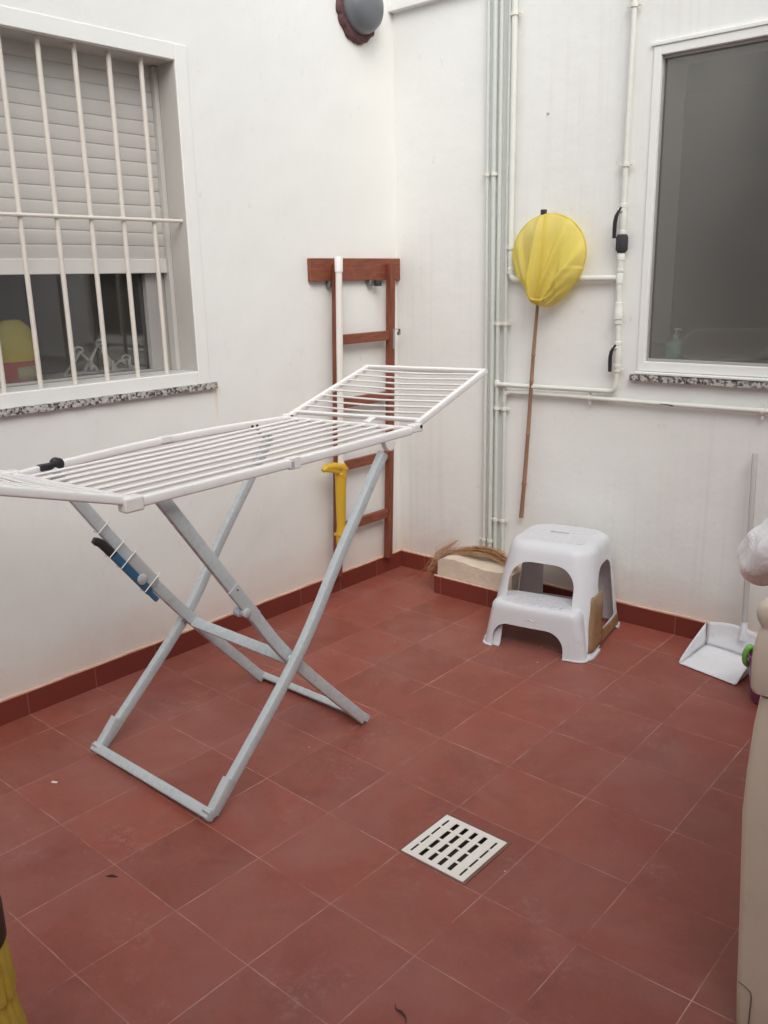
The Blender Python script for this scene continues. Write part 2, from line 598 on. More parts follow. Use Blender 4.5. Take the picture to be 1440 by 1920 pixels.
def tread_mat():
    t = NT('ribbed_tread_plastic')
    co = t.n('ShaderNodeTexCoord').outputs['Object']
    t.b.inputs['Base Color'].default_value = (.65, .665, .695, 1)
    t.b.inputs['Roughness'].default_value = .4
    w = t.n('ShaderNodeTexWave', inp={'Scale': 15.0, 'Distortion': .6, 'Detail': 2.0})
    w.bands_direction = 'DIAGONAL'
    t.l(t.scale(co, (1, -1, 0)), w.inputs[0])
    w2 = t.n('ShaderNodeTexWave', inp={'Scale': 7.0})
    w2.bands_direction = 'X'
    t.l(co, w2.inputs[0])
    t.bump(t.math('MULTIPLY', t.ramp(w.outputs[1], .55, .75), t.ramp(w2.outputs[1], .2, .4)), 1.0, .0035)
    return t.m


M['net'] = net_mat()
M['bag'] = bag_mat()
M['tread'] = tread_mat()

# ------------------------------------------------------------------ setting: floor, walls
XL, YB = -1.985, .837            # inner faces of the two walls in view
XR, YF = 3.3, -5.0               # the two walls behind the photographer
HW = 3.7
HR, HF = 4.5, 4.3                 # heights of the two walls behind the photographer
DR = (-.305, -.068, -1.196, -.957)   # drain opening


def bowl(x, y):
    d2 = (x + .09) ** 2 + (y + 1.08) ** 2
    return -.0298 * math.exp(-d2 / .895 ** 2)


def axis(a, b, step, extra):
    n = int((b - a) / step) + 1
    L = [a + (b - a) * i / n for i in range(n + 1)]
    L = [x for x in L if all(abs(x - e) > step * .35 for e in extra)] + list(extra)
    return sorted(L)


xs = axis(XL - .03, XR + .03, .07, DR[:2])
ys = axis(YF - .03, YB + .03, .07, DR[2:])
fm = MB()
vs = [(x, y, bowl(x, y)) for y in ys for x in xs]
fs = []
nx = len(xs)
for j in range(len(ys) - 1):
    for i in range(nx - 1):
        cx, cy = (xs[i] + xs[i + 1]) / 2, (ys[j] + ys[j + 1]) / 2
        if DR[0] < cx < DR[1] and DR[2] < cy < DR[3]:
            continue
        fs.append((j * nx + i, j * nx + i + 1, (j + 1) * nx + i + 1, (j + 1) * nx + i))
fm.add(vs, fs)
floor = fm.build('floor', M['floor'])
tag(floor, 'matt red clay tile floor of the courtyard, sloping gently to the drain', 'floor', kind='structure')

# ---- left wall with barred window
LW = dict(y0=-1.98, y1=-.54, z0=1.27, z1=2.522)
w = MB()
w.box(XL - .26, XL, YF - .26, LW['y0'], -.1, HW)
w.box(XL - .26, XL, LW['y1'], YB + .26, -.1, HW)
w.box(XL - .26, XL, LW['y0'], LW['y1'], -.1, LW['z0'])
w.box(XL - .26, XL, LW['y0'], LW['y1'], LW['z1'], HW)
wallL = w.build('courtyard_wall', M['wallL'], ang=0)
tag(wallL, 'white plaster wall with the barred and shuttered window', 'wall')
sk = MB().box(XL - .005, XL + .013, YF, YB - .0135, -.02, .093)
sk.build('skirting', M['skY'], wallL, ang=0, bevel=.002)
mt = MB()
mt.sweep([(XL + .0055, y, .0955 + .0018 * math.sin(y * 23) + .001 * math.sin(y * 71)) for y in [YF + i * (YB - .012 - YF) / 120 for i in range(121)]], rrect(.0125, .011, .003), side=(1, 0, 0))
mt.build('mortar_strip', M['mortar'], wallL)
# surround, sill
tw = .062
t_ = MB()
t_.box(XL - .002, XL + .004, LW['y1'], LW['y1'] + tw, 1.213, LW['z1'] + tw)
t_.box(XL - .002, XL + .004, LW['y0'] - tw, LW['y0'], 1.213, LW['z1'] + tw)
t_.box(XL - .002, XL + .004, LW['y0'], LW['y1'], LW['z1'], LW['z1'] + tw)
t_.box(XL - .002, XL + .004, LW['y0'], LW['y1'], 1.213, LW['z0'])
t_.build('window_surround', M['trim'], wallL, ang=0, bevel=.003)


def rough_slab(x0, x1, y0, y1, z0, z1, seed, along=1):
    rnd = random.Random(seed)
    m = MB()
    n = 70
    pts = []
    for i in range(n + 1):
        k = i / n
        pts.append((rnd.uniform(-.003, .0035), rnd.uniform(-.002, .002)))
    vs, fs = [], []
    for i in range(n + 1):
        k = i / n
        a, b = pts[i]
        if along == 1:
            y = y0 + (y1 - y0) * k
            vs += [(x0, y, z0), (x1 + b, y, z0 + a * .5), (x1 + b, y, z1 + a), (x0, y, z1)]
        else:
            x = x0 + (x1 - x0) * k
            vs += [(x, y1, z0), (x, y0 + b, z0 + a * .5), (x, y0 + b, z1 + a), (x, y1, z1)]
    for i in range(n):
        for j in range(4):
            fs.append((i * 4 + j, i * 4 + (j + 1) % 4, i * 4 + 4 + (j + 1) % 4, i * 4 + 4 + j))
    fs += [(3, 2, 1, 0), tuple(n * 4 + j for j in range(4))]
    return m.add(vs, fs)


rough_slab(XL - .02, XL + .022, LW['y0'] - .09, -.4525, 1.1885, 1.2145, 3).build('window_sill', M['granite'], wallL, ang=0)
# reveal (jambs, head, inner ledge)
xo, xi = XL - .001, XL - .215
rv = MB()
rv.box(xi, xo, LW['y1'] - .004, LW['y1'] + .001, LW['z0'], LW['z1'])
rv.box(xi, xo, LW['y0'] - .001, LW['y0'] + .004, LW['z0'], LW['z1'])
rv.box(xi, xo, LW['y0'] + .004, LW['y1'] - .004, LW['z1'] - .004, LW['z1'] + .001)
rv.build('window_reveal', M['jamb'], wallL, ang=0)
MB().box(xi - .30, xo, LW['y0'] + .004, LW['y1'] - .004, LW['z0'] - .02, LW['z0'] + .0015).build('inner_sill', M['sillin'], wallL, ang=0)
# window unit: frame, glass, roller shutter
win = MB()
win.box(-2.20, -2.145, -.66, LW['y1'] - .0045, 1.272, 2.515)
win.box(-2.20, -2.145, LW['y0'] + .0045, -1.86, 1.272, 2.515)
win.box(-2.20, -2.145, -1.86, -.66, 2.44, 2.515)
win.box(-2.199, -2.147, -1.86, -.66, 1.272, 1.283)
window = win.build('window', M['winframe'], wallL, ang=0, bevel=.003)
MB().box(-2.178, -2.172, -1.86, -.66, 1.283, 2.44).build('glass_pane', M['glass'], window, ang=0)
# shutter guide rail + slats
gd = MB()
gd.box(-2.143, -2.10, -.566, LW['y1'] - .0047, 1.272, 2.515)
gd.box(-2.143, -2.10, LW['y0'] + .0047, LW['y0'] + .03, 1.272, 2.515)
gd.build('shutter_guide', M['shutter'], window, ang=0, bevel=.002)
prof = []
z = 1.748
ph = .0555
k = 0
while z < 2.51:
    for (a, d) in ((0, -.0030), (.05, -.0004), (.14, .0006), (.35, .0012), (.6, .0013), (.82, .0008), (.93, -.0002), (.96, -.0030)):
        prof.append((-2.124 + d, z + a * ph))
    z += ph
sh = MB()
ny = 40
vs = []
for (x, zz) in prof:
    for i in range(ny + 1):
        y = LW['y0'] + .031 + (-.567 - LW['y0'] - .031) * i / ny
        vs.append((x + .0015 * math.sin(y * 9 + zz * 14), y, zz + .0028 * math.sin(y * 4.1 + zz * 17)))
fs = [(j * (ny + 1) + i, j * (ny + 1) + i + 1, (j + 1) * (ny + 1) + i + 1, (j + 1) * (ny + 1) + i) for j in range(len(prof) - 1) for i in range(ny)]
sh.add(vs, fs)
sh.build('shutter_slats', M['shutter'], window, ang=25)
MB().box(-2.135, -2.112, LW['y0'] + .031, -.567, 1.693, 1.752).build('shutter_bottom_bar', M['shutbar'], window, ang=0, bevel=.003)
# dim room behind
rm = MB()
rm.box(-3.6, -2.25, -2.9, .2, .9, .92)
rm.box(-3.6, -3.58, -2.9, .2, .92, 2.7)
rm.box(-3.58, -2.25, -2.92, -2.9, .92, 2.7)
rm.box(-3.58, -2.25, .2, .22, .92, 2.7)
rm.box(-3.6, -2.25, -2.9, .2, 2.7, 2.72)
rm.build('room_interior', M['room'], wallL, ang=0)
# window grille
gy = [-.676 - .1455 * i for i in range(9)]
grille = MB().tube([(-2.012, LW['y0'] + .002, 1.903), (-2.012, LW['y1'] - .002, 1.903)], .0075, 8).build('window_grille', M['bar'], wallL)
for i, y in enumerate(gy):
    b = MB()
    b.tube([(-2.024, y, LW['z0'] - .002), (-2.024, y, LW['z1'] + .002)], .0098, 10)
    b.build('grille_bar', M['bar'], grille)

# ---- right wall (far side) with unbarred window
RW = dict(x0=-.53, x1=.78, z0=1.264, z1=2.52)
w = MB()
w.box(XL, RW['x0'], YB, YB + .26, -.1, HW)
w.box(RW['x1'], XR + .26, YB, YB + .26, -.1, HW)
w.box(RW['x0'], RW['x1'], YB, YB + .26, -.1, RW['z0'])
w.box(RW['x0'], RW['x1'], YB, YB + .26, RW['z1'], HW)
wallR = w.build('courtyard_wall', M['wallR'], ang=0)
tag(wallR, 'white plaster wall carrying the water pipes and the dark unbarred window', 'wall')
sk = MB()
sk.box(XL + .0005, -1.5325, YB - .013, YB + .005, -.02, .093)
sk.box(-1.062, XR, YB - .013, YB + .005, -.02, .093)
sk.build('skirting', M['skX'], wallR, ang=0, bevel=.002)
for (a, b) in ((XL + .014, -1.5325), (-1.062, XR)):
    mt = MB()
    n = 60
    mt.sweep([(a + (b - a) * i / n, YB - .0055, .0955 + .0018 * math.sin(i * 1.3) + .001 * math.sin(i * 2.9)) for i in range(n + 1)], rrect(.0125, .011, .003), side=(0, -1, 0))
    mt.build('mortar_strip', M['mortar'], wallR)
t_ = MB()
t_.box(RW['x0'] - .034, RW['x0'], YB - .007, YB + .002, 1.222, RW['z1'] + .036)
t_.box(RW['x1'], RW['x1'] + .034, YB - .007, YB + .002, 1.222, RW['z1'] + .036)
t_.box(RW['x0'], RW['x1'], YB - .007, YB + .002, RW['z1'], RW['z1'] + .036)
t_.box(RW['x0'], RW['x1'], YB - .007, YB + .002, 1.222, RW['z0'])
t_.box(RW['x0'] - .044, RW['x1'] + .044, YB - .013, YB + .002, RW['z1'] + .0365, RW['z1'] + .052)
t_.build('window_surround', M['trim'], wallR, ang=0, bevel=.0025)
MB().box(RW['x0'] - .036, RW['x1'] + .036, YB - .028, YB + .001, 1.2065, 1.2195).build('sill_rail', M['rackw'], wallR, bevel=.004)
rough_slab(-.587, RW['x1'] + .05, YB - .03, YB + .01, 1.178, 1.2045, 5, along=0).build('window_sill', M['granite'], wallR, ang=0)
win = MB()
win.box(RW['x0'] + .0005, RW['x0'] + .005, YB + .012, YB + .05, RW['z0'] + .0005, RW['z1'] - .0005)
win.box(RW['x1'] - .013, RW['x1'] - .0005, YB + .012, YB + .05, RW['z0'] + .0005, RW['z1'] - .0005)
win.box(RW['x0'] + .005, RW['x1'] - .013, YB + .012, YB + .05, RW['z0'] + .0005, RW['z0'] + .012)
win.box(RW['x0'] + .005, RW['x1'] - .013, YB + .012, YB + .05, RW['z1'] - .012, RW['z1'] - .0005)
window2 = win.build('window', M['winframe'], wallR, ang=0, bevel=.002)
MB().box(RW['x0'] + .005, RW['x1'] - .013, YB + .028, YB + .033, RW['z0'] + .012, RW['z1'] - .012).build('glass_pane', M['glass2'], window2, ang=0)
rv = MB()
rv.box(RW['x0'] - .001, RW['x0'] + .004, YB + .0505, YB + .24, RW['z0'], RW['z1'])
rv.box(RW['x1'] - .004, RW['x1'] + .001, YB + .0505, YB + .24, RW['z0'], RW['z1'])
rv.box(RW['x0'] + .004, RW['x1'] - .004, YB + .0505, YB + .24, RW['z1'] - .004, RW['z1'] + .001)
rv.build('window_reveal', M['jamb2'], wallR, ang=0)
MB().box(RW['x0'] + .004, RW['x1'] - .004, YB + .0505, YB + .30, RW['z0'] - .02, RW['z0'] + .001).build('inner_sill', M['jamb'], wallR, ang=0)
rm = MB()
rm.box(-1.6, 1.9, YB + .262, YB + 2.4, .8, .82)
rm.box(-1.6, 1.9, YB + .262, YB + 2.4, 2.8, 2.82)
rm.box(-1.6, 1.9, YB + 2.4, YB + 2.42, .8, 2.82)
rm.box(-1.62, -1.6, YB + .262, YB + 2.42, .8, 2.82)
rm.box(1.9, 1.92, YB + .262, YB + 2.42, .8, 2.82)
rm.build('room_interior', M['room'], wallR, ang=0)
# plaster ledge high in the corner
MB().box(XL + .0005, -1.41, YB - .035, YB + .002, 2.945, 3.18).build('plaster_ledge', M['wallO'], wallR, ang=0, bevel=.004)
# small dowel left in the plaster
MB().lathe((-1.063, YB + .002, 2.363), [(.006, 0), (.006, .006), (.003, .007)], 10, axis=(0, -1, 0)).build('wall_plug', M['jamb'], wallR)

# ---- the two walls behind the photographer (they close the light well)
w = MB().box(XR, XR + .26, YF - .26, YB, -.1, HR)
o = w.build('courtyard_wall', M['wallO'], ang=0)
tag(o, 'plain white plaster wall without windows, beside the beige bin', 'wall')
w = MB().box(XL, XR, YF - .26, YF, -.1, HF)
o = w.build('courtyard_wall', M['wallO'], ang=0)
tag(o, 'plain white plaster wall facing the wall with the pipes', 'wall')

# ------------------------------------------------------------------ floor drain
dz = -.028
dr = thing('floor_drain', (-.187, -1.077, dz), 'square off-white plastic drain grate set in the red floor', 'drain')
N = (6, 4)
A = DR
m_ = .004
x0, x1, y0, y1 = A[0] + m_, A[1] - m_, A[2] + m_, A[3] - m_
L_, H_ = x1 - x0, y1 - y0
# slot columns along x (thin, 4 wide, thin), 4 slots along y
cols = [(.10, .135)] + [(.215 + i * .158, .215 + i * .158 + .098) for i in range(4)] + [(.865, .90)]
cols = [(.085, .118), (.225, .292), (.38, .447), (.535, .602), (.69, .757), (.882, .915)]
rows = [(.075, .245), (.282, .478), (.515, .715), (.752, .915)]
cx = [0] + [c for ab in cols for c in ab] + [1]
cy = [0] + [c for ab in rows for c in ab] + [1]
gm = MB()
vs, fs = [], []
for zt in (0, 1):
    for b in cy:
        for a in cx:
            vs.append((x0 + a * L_, y0 + b * H_, dz + .0030 - (1 - zt) * .0022))
nn, mm = len(cx), len(cy)
solid = lambda i, j: not (i % 2 == 1 and j % 2 == 1)
for j in range(mm - 1):
    for i in range(nn - 1):
        q = [j * nn + i, j * nn + i + 1, (j + 1) * nn + i + 1, (j + 1) * nn + i]
        if solid(i, j):
            fs.append(tuple(k + nn * mm for k in q))
            fs.append(tuple(reversed(q)))
            for (di, dj, e) in ((0, -1, (0, 1)), (1, 0, (1, 2)), (0, 1, (2, 3)), (-1, 0, (3, 0))):
                ii, jj = i + di, j + dj
                if not (0 <= ii < nn - 1 and 0 <= jj < mm - 1) or not solid(ii, jj):
                    p, r = q[e[0]], q[e[1]]
                    fs.append((p, r, r + nn * mm, p + nn * mm))
gm.add(vs, fs)
gm.build('drain_grate', M['drain'], dr, ang=0)
sp = MB()
sp.box(A[0] - .002, A[1] + .002, A[2] - .002, A[3] + .002, dz - .05, dz - .046)
for (a, b, c, d) in ((A[0] - .002, A[0] - .0005, A[2], A[3]), (A[1] + .0005, A[1] + .002, A[2], A[3]), (A[0], A[1], A[2] - .002, A[2] - .0005), (A[0], A[1], A[3] + .0005, A[3] + .002)):
    sp.box(a, b, c, d, dz - .046, dz - .003)
sp.build('drain_pit', M['dark'], dr, ang=0)
cm = MB()
rim = [(A[0] - .006, A[0] + .0035), (A[1] - .0035, A[1] + .009)]


def strip(mb, xa, xb, ya, yb):
    n = 8
    vs = []
    for i in range(n + 1):
        for (p, q) in ((0, 0), (1, 1)):
            pass
    return mb.box(xa, xb, ya, yb, dz - .006, dz + .0012)


strip(cm, A[0] - .004, A[0] + .0035, A[2] - .003, A[3] + .008)
strip(cm, A[1] - .0035, A[1] + .006, A[2] - .003, A[3] + .008)
strip(cm, A[0] + .0035, A[1] - .0035, A[2] - .003, A[2] + .0035)
strip(cm, A[0] + .0035, A[1] - .0035, A[3] - .0035, A[3] + .008)
cm.build('cement_rim', M['cement'], dr, ang=0)

# ------------------------------------------------------------------ vent cap
vc = thing('vent_cap', (XL, .565, 2.915), 'grey domed vent cap sealed with brown foam, high on the wall by the corner', 'vent')
fo = MB()
rf = random.Random(4)
amp = [rf.uniform(-.006, .008) for _ in range(60)]
fo.lathe((XL - .004, .562, 2.902), [(.137, 0), (.139, .016), (.130, .03), (.108, .034)], 60, axis=(1, 0, 0), jit=lambda t, h: 1 + amp[int(t / (2 * math.pi) * 60) % 60] / .15)
fo.build('foam_ring', M['foam'], vc)
MB().lathe((XL + .01, .565, 2.918), [(.118, 0), (.120, .03), (.117, .05), (.106, .075), (.085, .094), (.053, .106), (.02, .111), (.002, .1115)], 48, axis=(1, 0, 0)).build('cap', M['grey'], vc)

# ------------------------------------------------------------------ water pipes
PG = 'painted water pipes fixed to the wall'
YP = .813


def clip_at(parent, x, z, r, y=YP):
    c = MB()
    c.lathe((x, y, z - .008), [(r + .0005, 0), (r + .0045, 0), (r + .0045, .016), (r + .0005, .016)], 16)
    c.box(x - .004, x + .004, y + r * .5, YB + .001, z - .007, z + .007)
    for s in (-1, 1):
        c.box(x + s * (r + .011) - .009, x + s * (r + .011) + .009, y - .002, y + .006, z - .0065, z + .0065)
        c.lathe((x + s * (r + .013), y + .002, z), [(.0035, 0), (.0035, .006), (.001, .007)], 8, axis=(0, -1, 0))
    return c.build('pipe_clip', M['clip'], parent)


pd = [('A', -1.378, .0095, .196, 'slim white pipe nearest the corner, the leftmost upright', (2.125, .275)),
      ('B', -1.340, .0125, .196, 'thicker greenish-white upright pipe just right of the slim corner pipe', (2.125, .275))]
for nm, x, r, zb, lab, clips in pd:
    t = thing('water_pipe', (x, YP, zb), lab, 'pipe', PG)
    MB().tube([(x, YP, zb), (x + .0015, YP, 1.2), (x - .001, YP, 2.2), (x, YP, HW - .2)], r, 14).build('pipe', M['pipegreen'], t)
    for z in clips:
        clip_at(t, x, z, r)
# C: upright with a branch that runs right to the lower valve
xC, rC = -1.306, .0105
t = thing('water_pipe', (xC, YP, .196), 'white upright pipe with the upper level branch leading to the black lever valves', 'pipe', PG)
MB().tube([(xC, YP, .196), (xC, YP, 1.2), (xC, YP, 2.2), (xC, YP, HW - .2)], rC, 14).build('pipe', M['pipegreen'], t)
br = MB()
zU = 1.118
br.tube([(xC - .001, YP - .004, zU - .002), (xC + .03, YP - .008, zU - .001), (xC + .1, YP - .016, zU), (-1.1, YP - .016, zU + .001), (-.9, YP - .012, zU + .003)] + arc((-.69, YP - .006, zU + .004), (-.655, YP - .006, zU + .004), (-.655, YP - .006, zU + .035)), .0115, 12)
br.build('branch_pipe', M['pipe'], t)
MB().lathe((xC, YP, zU - .018), [(.0125, 0), (.015, .004), (.015, .034), (.0125, .038)], 14).build('pipe_joint', M['pipe'], t)
for z in (1.4187, .994, .40):
    clip_at(t, xC, z, rC)
# D: thin upright with the lowest horizontal
xD, rD = -1.262, .0098
t = thing('water_pipe', (xD, YP, .196), 'thin upright pipe whose long level branch runs right under the dark window', 'pipe', PG)
MB().tube([(xD, YP + .003, .196), (xD, YP + .003, 1.2), (xD, YP + .003, 2.2), (xD, YP + .003, HW - .2)], rD, 14).build('pipe', M['pipegreen'], t)
zD = 1.082
br = MB()
br.tube(arc((xD, YP, zD - .05), (xD, YP, zD), (xD + .05, YP - .001, zD)) + [(-.9, YP - .001, zD + .002), (-.45, YP, zD + .001), (.2, YP, zD + .005), (.9, YP, zD + .002), (XR - .01, YP, zD)], .0108, 12)
br.build('branch_pipe', M['pipe'], t)
bl = MB()
bl.tube([(-.432, YP - .0118, zD + .002), (-.40, YP - .0118, zD + .0005), (-.372, YP - .0118, zD - .0005)], [.0012, .0022, .0012], 6)
bl.tube([(-.39, YP - .0116, zD - .002), (-.366, YP - .0116, zD - .003)], [.0022, .0012], 6)
bl.build('chipped_paint', M['blackr'], t)
for z in (1.4187, .994, .40):
    clip_at(t, xD, z, rD, YP + .001)
for x in (-.783, .01):
    c = MB()
    c.sweep([(x - .0055, YP, zD + .002), (x + .0055, YP, zD + .002)], [(.0152 * math.cos(a), .0152 * math.sin(a)) for a in [2 * math.pi * k / 14 for k in range(14)]], side=(0, 0, 1))
    c.box(x - .005, x + .005, YP - .002, YP + .006, zD - .031, zD + .034)
    c.build('pipe_clip', M['clip'], t)
# E: thick upright, elbow, level run to the valve pipe
xE, rE = -1.233, .0138
t = thing('water_pipe', (xE, YP, 1.63), 'thickest upright pipe, bending level behind the yellow net', 'pipe', PG)
br = MB()
br.tube([(xE - .002, YP - .004, HW - .2), (xE, YP - .004, 2.6), (xE - .002, YP - .004, 1.9)] + arc((xE, YP - .004, 1.672), (xE, YP - .004, 1.629), (xE + .04, YP - .004, 1.629)) + [(-1.0, YP - .004, 1.630), (-.69, YP - .004, 1.630), (-.655, YP - .004, 1.630)], rE, 14)
br.build('pipe', M['pipe'], t)
MB().lathe((xE, YP - .004, 1.655), [(rE, 0), (rE + .003, .003), (rE + .003, .03), (rE, .033)], 14).build('pipe_joint', M['pipe'], t)
for z in (1.78, 2.80):
    clip_at(t, xE, z, rE, YP - .004)
# V: valve pipe beside the window
xV, yV = -.655, .808
t = thing('water_pipe', (xV, yV, 1.12), 'upright pipe with two black lever valves beside the dark window', 'pipe', PG)
pv = MB()
pv.tube([(xV + .006, yV, HW - .2), (xV + .005, yV, 2.7), (xV + .001, yV, 2.3), (xV, yV, 1.94)], .0118, 12)
pv.tube([(xV, yV, 1.75), (xV - .003, yV, 1.60), (xV - .002, yV, 1.54)], .0135, 12)
pv.tube([(xV + .0, yV, 1.425), (xV + .002, yV, 1.40), (xV + .003, yV, 1.35)], .0125, 12)
pv.tube([(xV + .006, yV, 1.236), (xV + .006, yV, 1.18), (xV, yV + .001, 1.145)], .0125, 12)
pv.build('pipe', M['pipe'], t)
jf = MB()
jf.lathe((xV, yV, 1.425), [(.0135, 0), (.017, .004), (.017, .022), (.0205, .026), (.0205, .068), (.0185, .072), (.0185, .096), (.0145, .10), (.0135, .116)], 18)
jf.build('pipe_joint', M['pipe'], t)
jf = MB()
jf.lathe((xV - .001, yV, 1.655), [(.0135, 0), (.0165, .002), (.0165, .014), (.0145, .016), (.0145, .05), (.0175, .053), (.0175, .078), (.015, .082), (.015, .1)], 18)
jf.build('pipe_joint', M['pipe'], t)
jf = MB()
jf.lathe((xV - .003, yV, 1.604), [(.0138, 0), (.0162, .002), (.0162, .046), (.0138, .05)], 18)
jf.build('pipe_joint', M['pipe'], t)


def valve(z0, z1, dx, lever):
    v = MB()
    h = z1 - z0
    v.lathe((xV + dx, yV, z0), [(.0135, 0), (.0175, .002), (.0175, .016), (.0155, .018), (.0175, h * .3), (.0185, h * .5), (.0175, h * .7), (.0155, h - .02), (.0175, h - .018), (.0175, h - .003), (.0135, h)], 18)
    v.lathe((xV + dx - .002, yV - .012, z1 - .028), [(.0095, 0), (.0095, .012), (.008, .02), (.006, .026)], 12, axis=(-.35, -1, 0))
    vo = v.build('valve', M['pipe'], t)
    MB().sweep(lever, rrect(.017, .0095, .0042), side=(1, 0, 0), scale=[.55, .75, 1.0, 1.08, 1.08, .96]).build('valve_lever', M['blackp'], vo, bevel=0)


valve(1.815, 1.945, 0, [(-.651, .778, 1.929), (-.660, .772, 1.912), (-.670, .772, 1.892), (-.675, .773, 1.868), (-.677, .775, 1.835), (-.678, .777, 1.800)])
valve(1.232, 1.352, .005, [(-.646, .778, 1.338), (-.656, .772, 1.322), (-.664, .772, 1.305), (-.668, .773, 1.282), (-.669, .775, 1.255), (-.669, .777, 1.216)])
un = MB()
un.lathe((xV + .001, yV - .002, 1.738), [(.017, 0), (.0225, .008), (.025, .03), (.0255, .06), (.0235, .074), (.018, .078)], 12)
for k in range(10):
    a = 2 * math.pi * k / 10
    un.box(xV + .001 + .0225 * math.cos(a) - .003, xV + .001 + .0225 * math.cos(a) + .003, yV - .002 + .0225 * math.sin(a) - .003, yV - .002 + .0225 * math.sin(a) + .003, 1.748, 1.806)
un.build('black_union', M['blackr'], t)
for (z, dx) in ((2.104, .001), (2.722, .005)):
    clip_at(t, xV + dx, z, .0118, yV)
clip_at(t, xV + .006, 1.222, .0125, yV)

# ------------------------------------------------------------------ red wooden board + ladder
bd = thing('wooden_board', (XL, .48, 1.69), 'red-brown board screwed level across the wall behind the ladder top', 'board')
MB().box(XL, -1.957, .160, .8355, 1.642, 1.752).build('plank', M['wood'], bd, ang=0, bevel=.0025)
for y in (.300, .605):
    b = MB()
    b.box(-1.980, -1.955, y - .02, y + .006, 1.612, 1.641)
    b.build('hinge_bracket', M['steel'], bd, bevel=.002)
    MB().box(-1.9548, -1.930, y + .006, y + .045, 1.611, 1.6405).build('hinge_bolt', M['blackp'], bd, bevel=.003)
lad = thing('wooden_ladder', (-1.936, .5, .10), 'narrow red-brown wooden ladder hung upright against the wall by the corner', 'ladder')
for (yt, yb) in ((.317, .217), (.734, .634)):
    rl = MB()
    # rails lean very slightly
    rl.sweep([(-1.937, yb + .0 + (yt - yb) * .30, .105), (-1.937, yb + (yt - yb) * .62, .75), (-1.937, yt, 1.722)], rrect(.036, .037, .003, 2), side=(1, 0, 0))
    rl.build('rail', M['woodv'], lad)
for z in (1.352, 1.028, .697, .367):
    k = (z - .105) / (1.722 - .105)
    off = -.10 * (1 - k) * .72
    MB().box(-1.951, -1.926, .317 + off + .012, .734 + off - .012, z - .025, z + .025).build('rung', M['wood'], lad, ang=0, bevel=.003)
hk = MB()
hk.sweep([(-1.917, .722, 1.279), (-1.917, .726, 1.386)], rrect(.003, .016, .001, 1), side=(1, 0, 0))
hk.sweep([(-1.915, .728, 1.383), (-1.9145, .766, 1.383), (-1.9145, .770, 1.378), (-1.9145, .770, 1.357)], rrect(.014, .003, .001, 1), side=(1, 0, 0))
hk.box(-1.921, -1.909, .758, .773, 1.350, 1.368)
hk.build('steel_hook', M['steel'], lad)

# white pole with yellow plastic end
mp = thing('pole', (-1.87, .2, .3), 'white pole with a yellow plastic end, leaning on the ladder', 'pole')
MB().tube([(-1.870, .262, 1.70), (-1.868, .244, 1.2), (-1.865, .226, .735)], .0165, 16).build('shaft', M['polew'], mp)
MB().lathe((-1.870, .2615, 1.682), [(.0165, 0), (.020, .003), (.0205, .07), (.019, .074), (.004, .076)], 18, axis=(-.002, .035, 1)).build('end_cap', M['rackw'], mp)
ys_ = MB()
ys_.sweep([(-1.864, .222, .70), (-1.864, .216, .60), (-1.864, .212, .48), (-1.863, .209, .40), (-1.863, .206, .37), (-1.862, .203, .30)], [(math.cos(a) * .0275, math.sin(a) * .026) for a in [2 * math.pi * k / 16 for k in range(16)]], side=(0, 1, 0), scale=[1.15, 1.04, .93, .84, .98, .88])
ys_.build('sleeve', M['yellowp'], mp)
cl = MB()
cl.sweep([(-1.862, .090, .722), (-1.860, .11, .735), (-1.858, .16, .733), (-1.856, .215, .718), (-1.858, .255, .70)], [(math.cos(a) * .020, math.sin(a) * .020) for a in [2 * math.pi * k / 12 for k in range(12)]], side=(0, 0, 1), scale=[.55, 1, 1.05, 1.1, .8])
cl.lathe((-1.864, .2225, .655), [(.027, 0), (.031, .008), (.029, .02), (.033, .03), (.030, .045), (.033, .058), (.029, .07), (.025, .082)], 18, jit=lambda t, h: 1 + .07 * math.sin(t * 2 + h * 120) + .04 * math.sin(t * 5))
cl.sweep([(-1.850, .205, .700), (-1.846, .16, .716), (-1.847, .115, .728), (-1.860, .092, .728)], rrect(.030, .012, .005), side=(0, 0, 1), scale=[1, 1.05, 1, .7])
cl.build('clamp', M['yellowp'], mp)
MB().box(-1.89, -1.83, .178, .245, .355, .372).build('end_flange', M['yellowp'], mp, bevel=.004)

# ------------------------------------------------------------------ landing net on the far wall
ln = thing('landing_net', (-1.0, .79, 1.74), 'yellow landing net on a bamboo pole hanging on the piped wall', 'net')
Y0 = .772
C0, RX, RZ = (-1.003, 1.745), .193, .176
hp = [(C0[0] + RX * math.cos(a), Y0, C0[1] + RZ * math.sin(a)) for a in [2 * math.pi * k / 48 for k in range(49)]]
MB().tube(hp, .0042, 8, cap=False).build('hoop', M['net'], ln)
outl = [(1.921, -1.049, -.959), (1.877, -1.114, -.881), (1.830, -1.163, -.841), (1.759, -1.194, -.811), (1.687, -1.187, -.811), (1.639, -1.165, -.833), (1.590, -1.124, -.872), (1.553, -1.100, -.907), (1.529, -1.081, -.937), (1.509, -1.042, -.967)]
outl = [(1.925, -1.02, -.99)] + outl + [(1.503, -1.02, -.99)]


def outline(v):
    x = v * (len(outl) - 1)
    i = min(int(x), len(outl) - 2)
    f = x - i
    z, a, b = [outl[i][k] * (1 - f) + outl[i + 1][k] * f for k in range(3)]
    q = 1 - ((z - C0[1]) / RZ) ** 2
    if z > 1.68:
        h = RX * math.sqrt(max(q, .0004))
        a, b = C0[0] - h, C0[0] + h
    return z, a, b


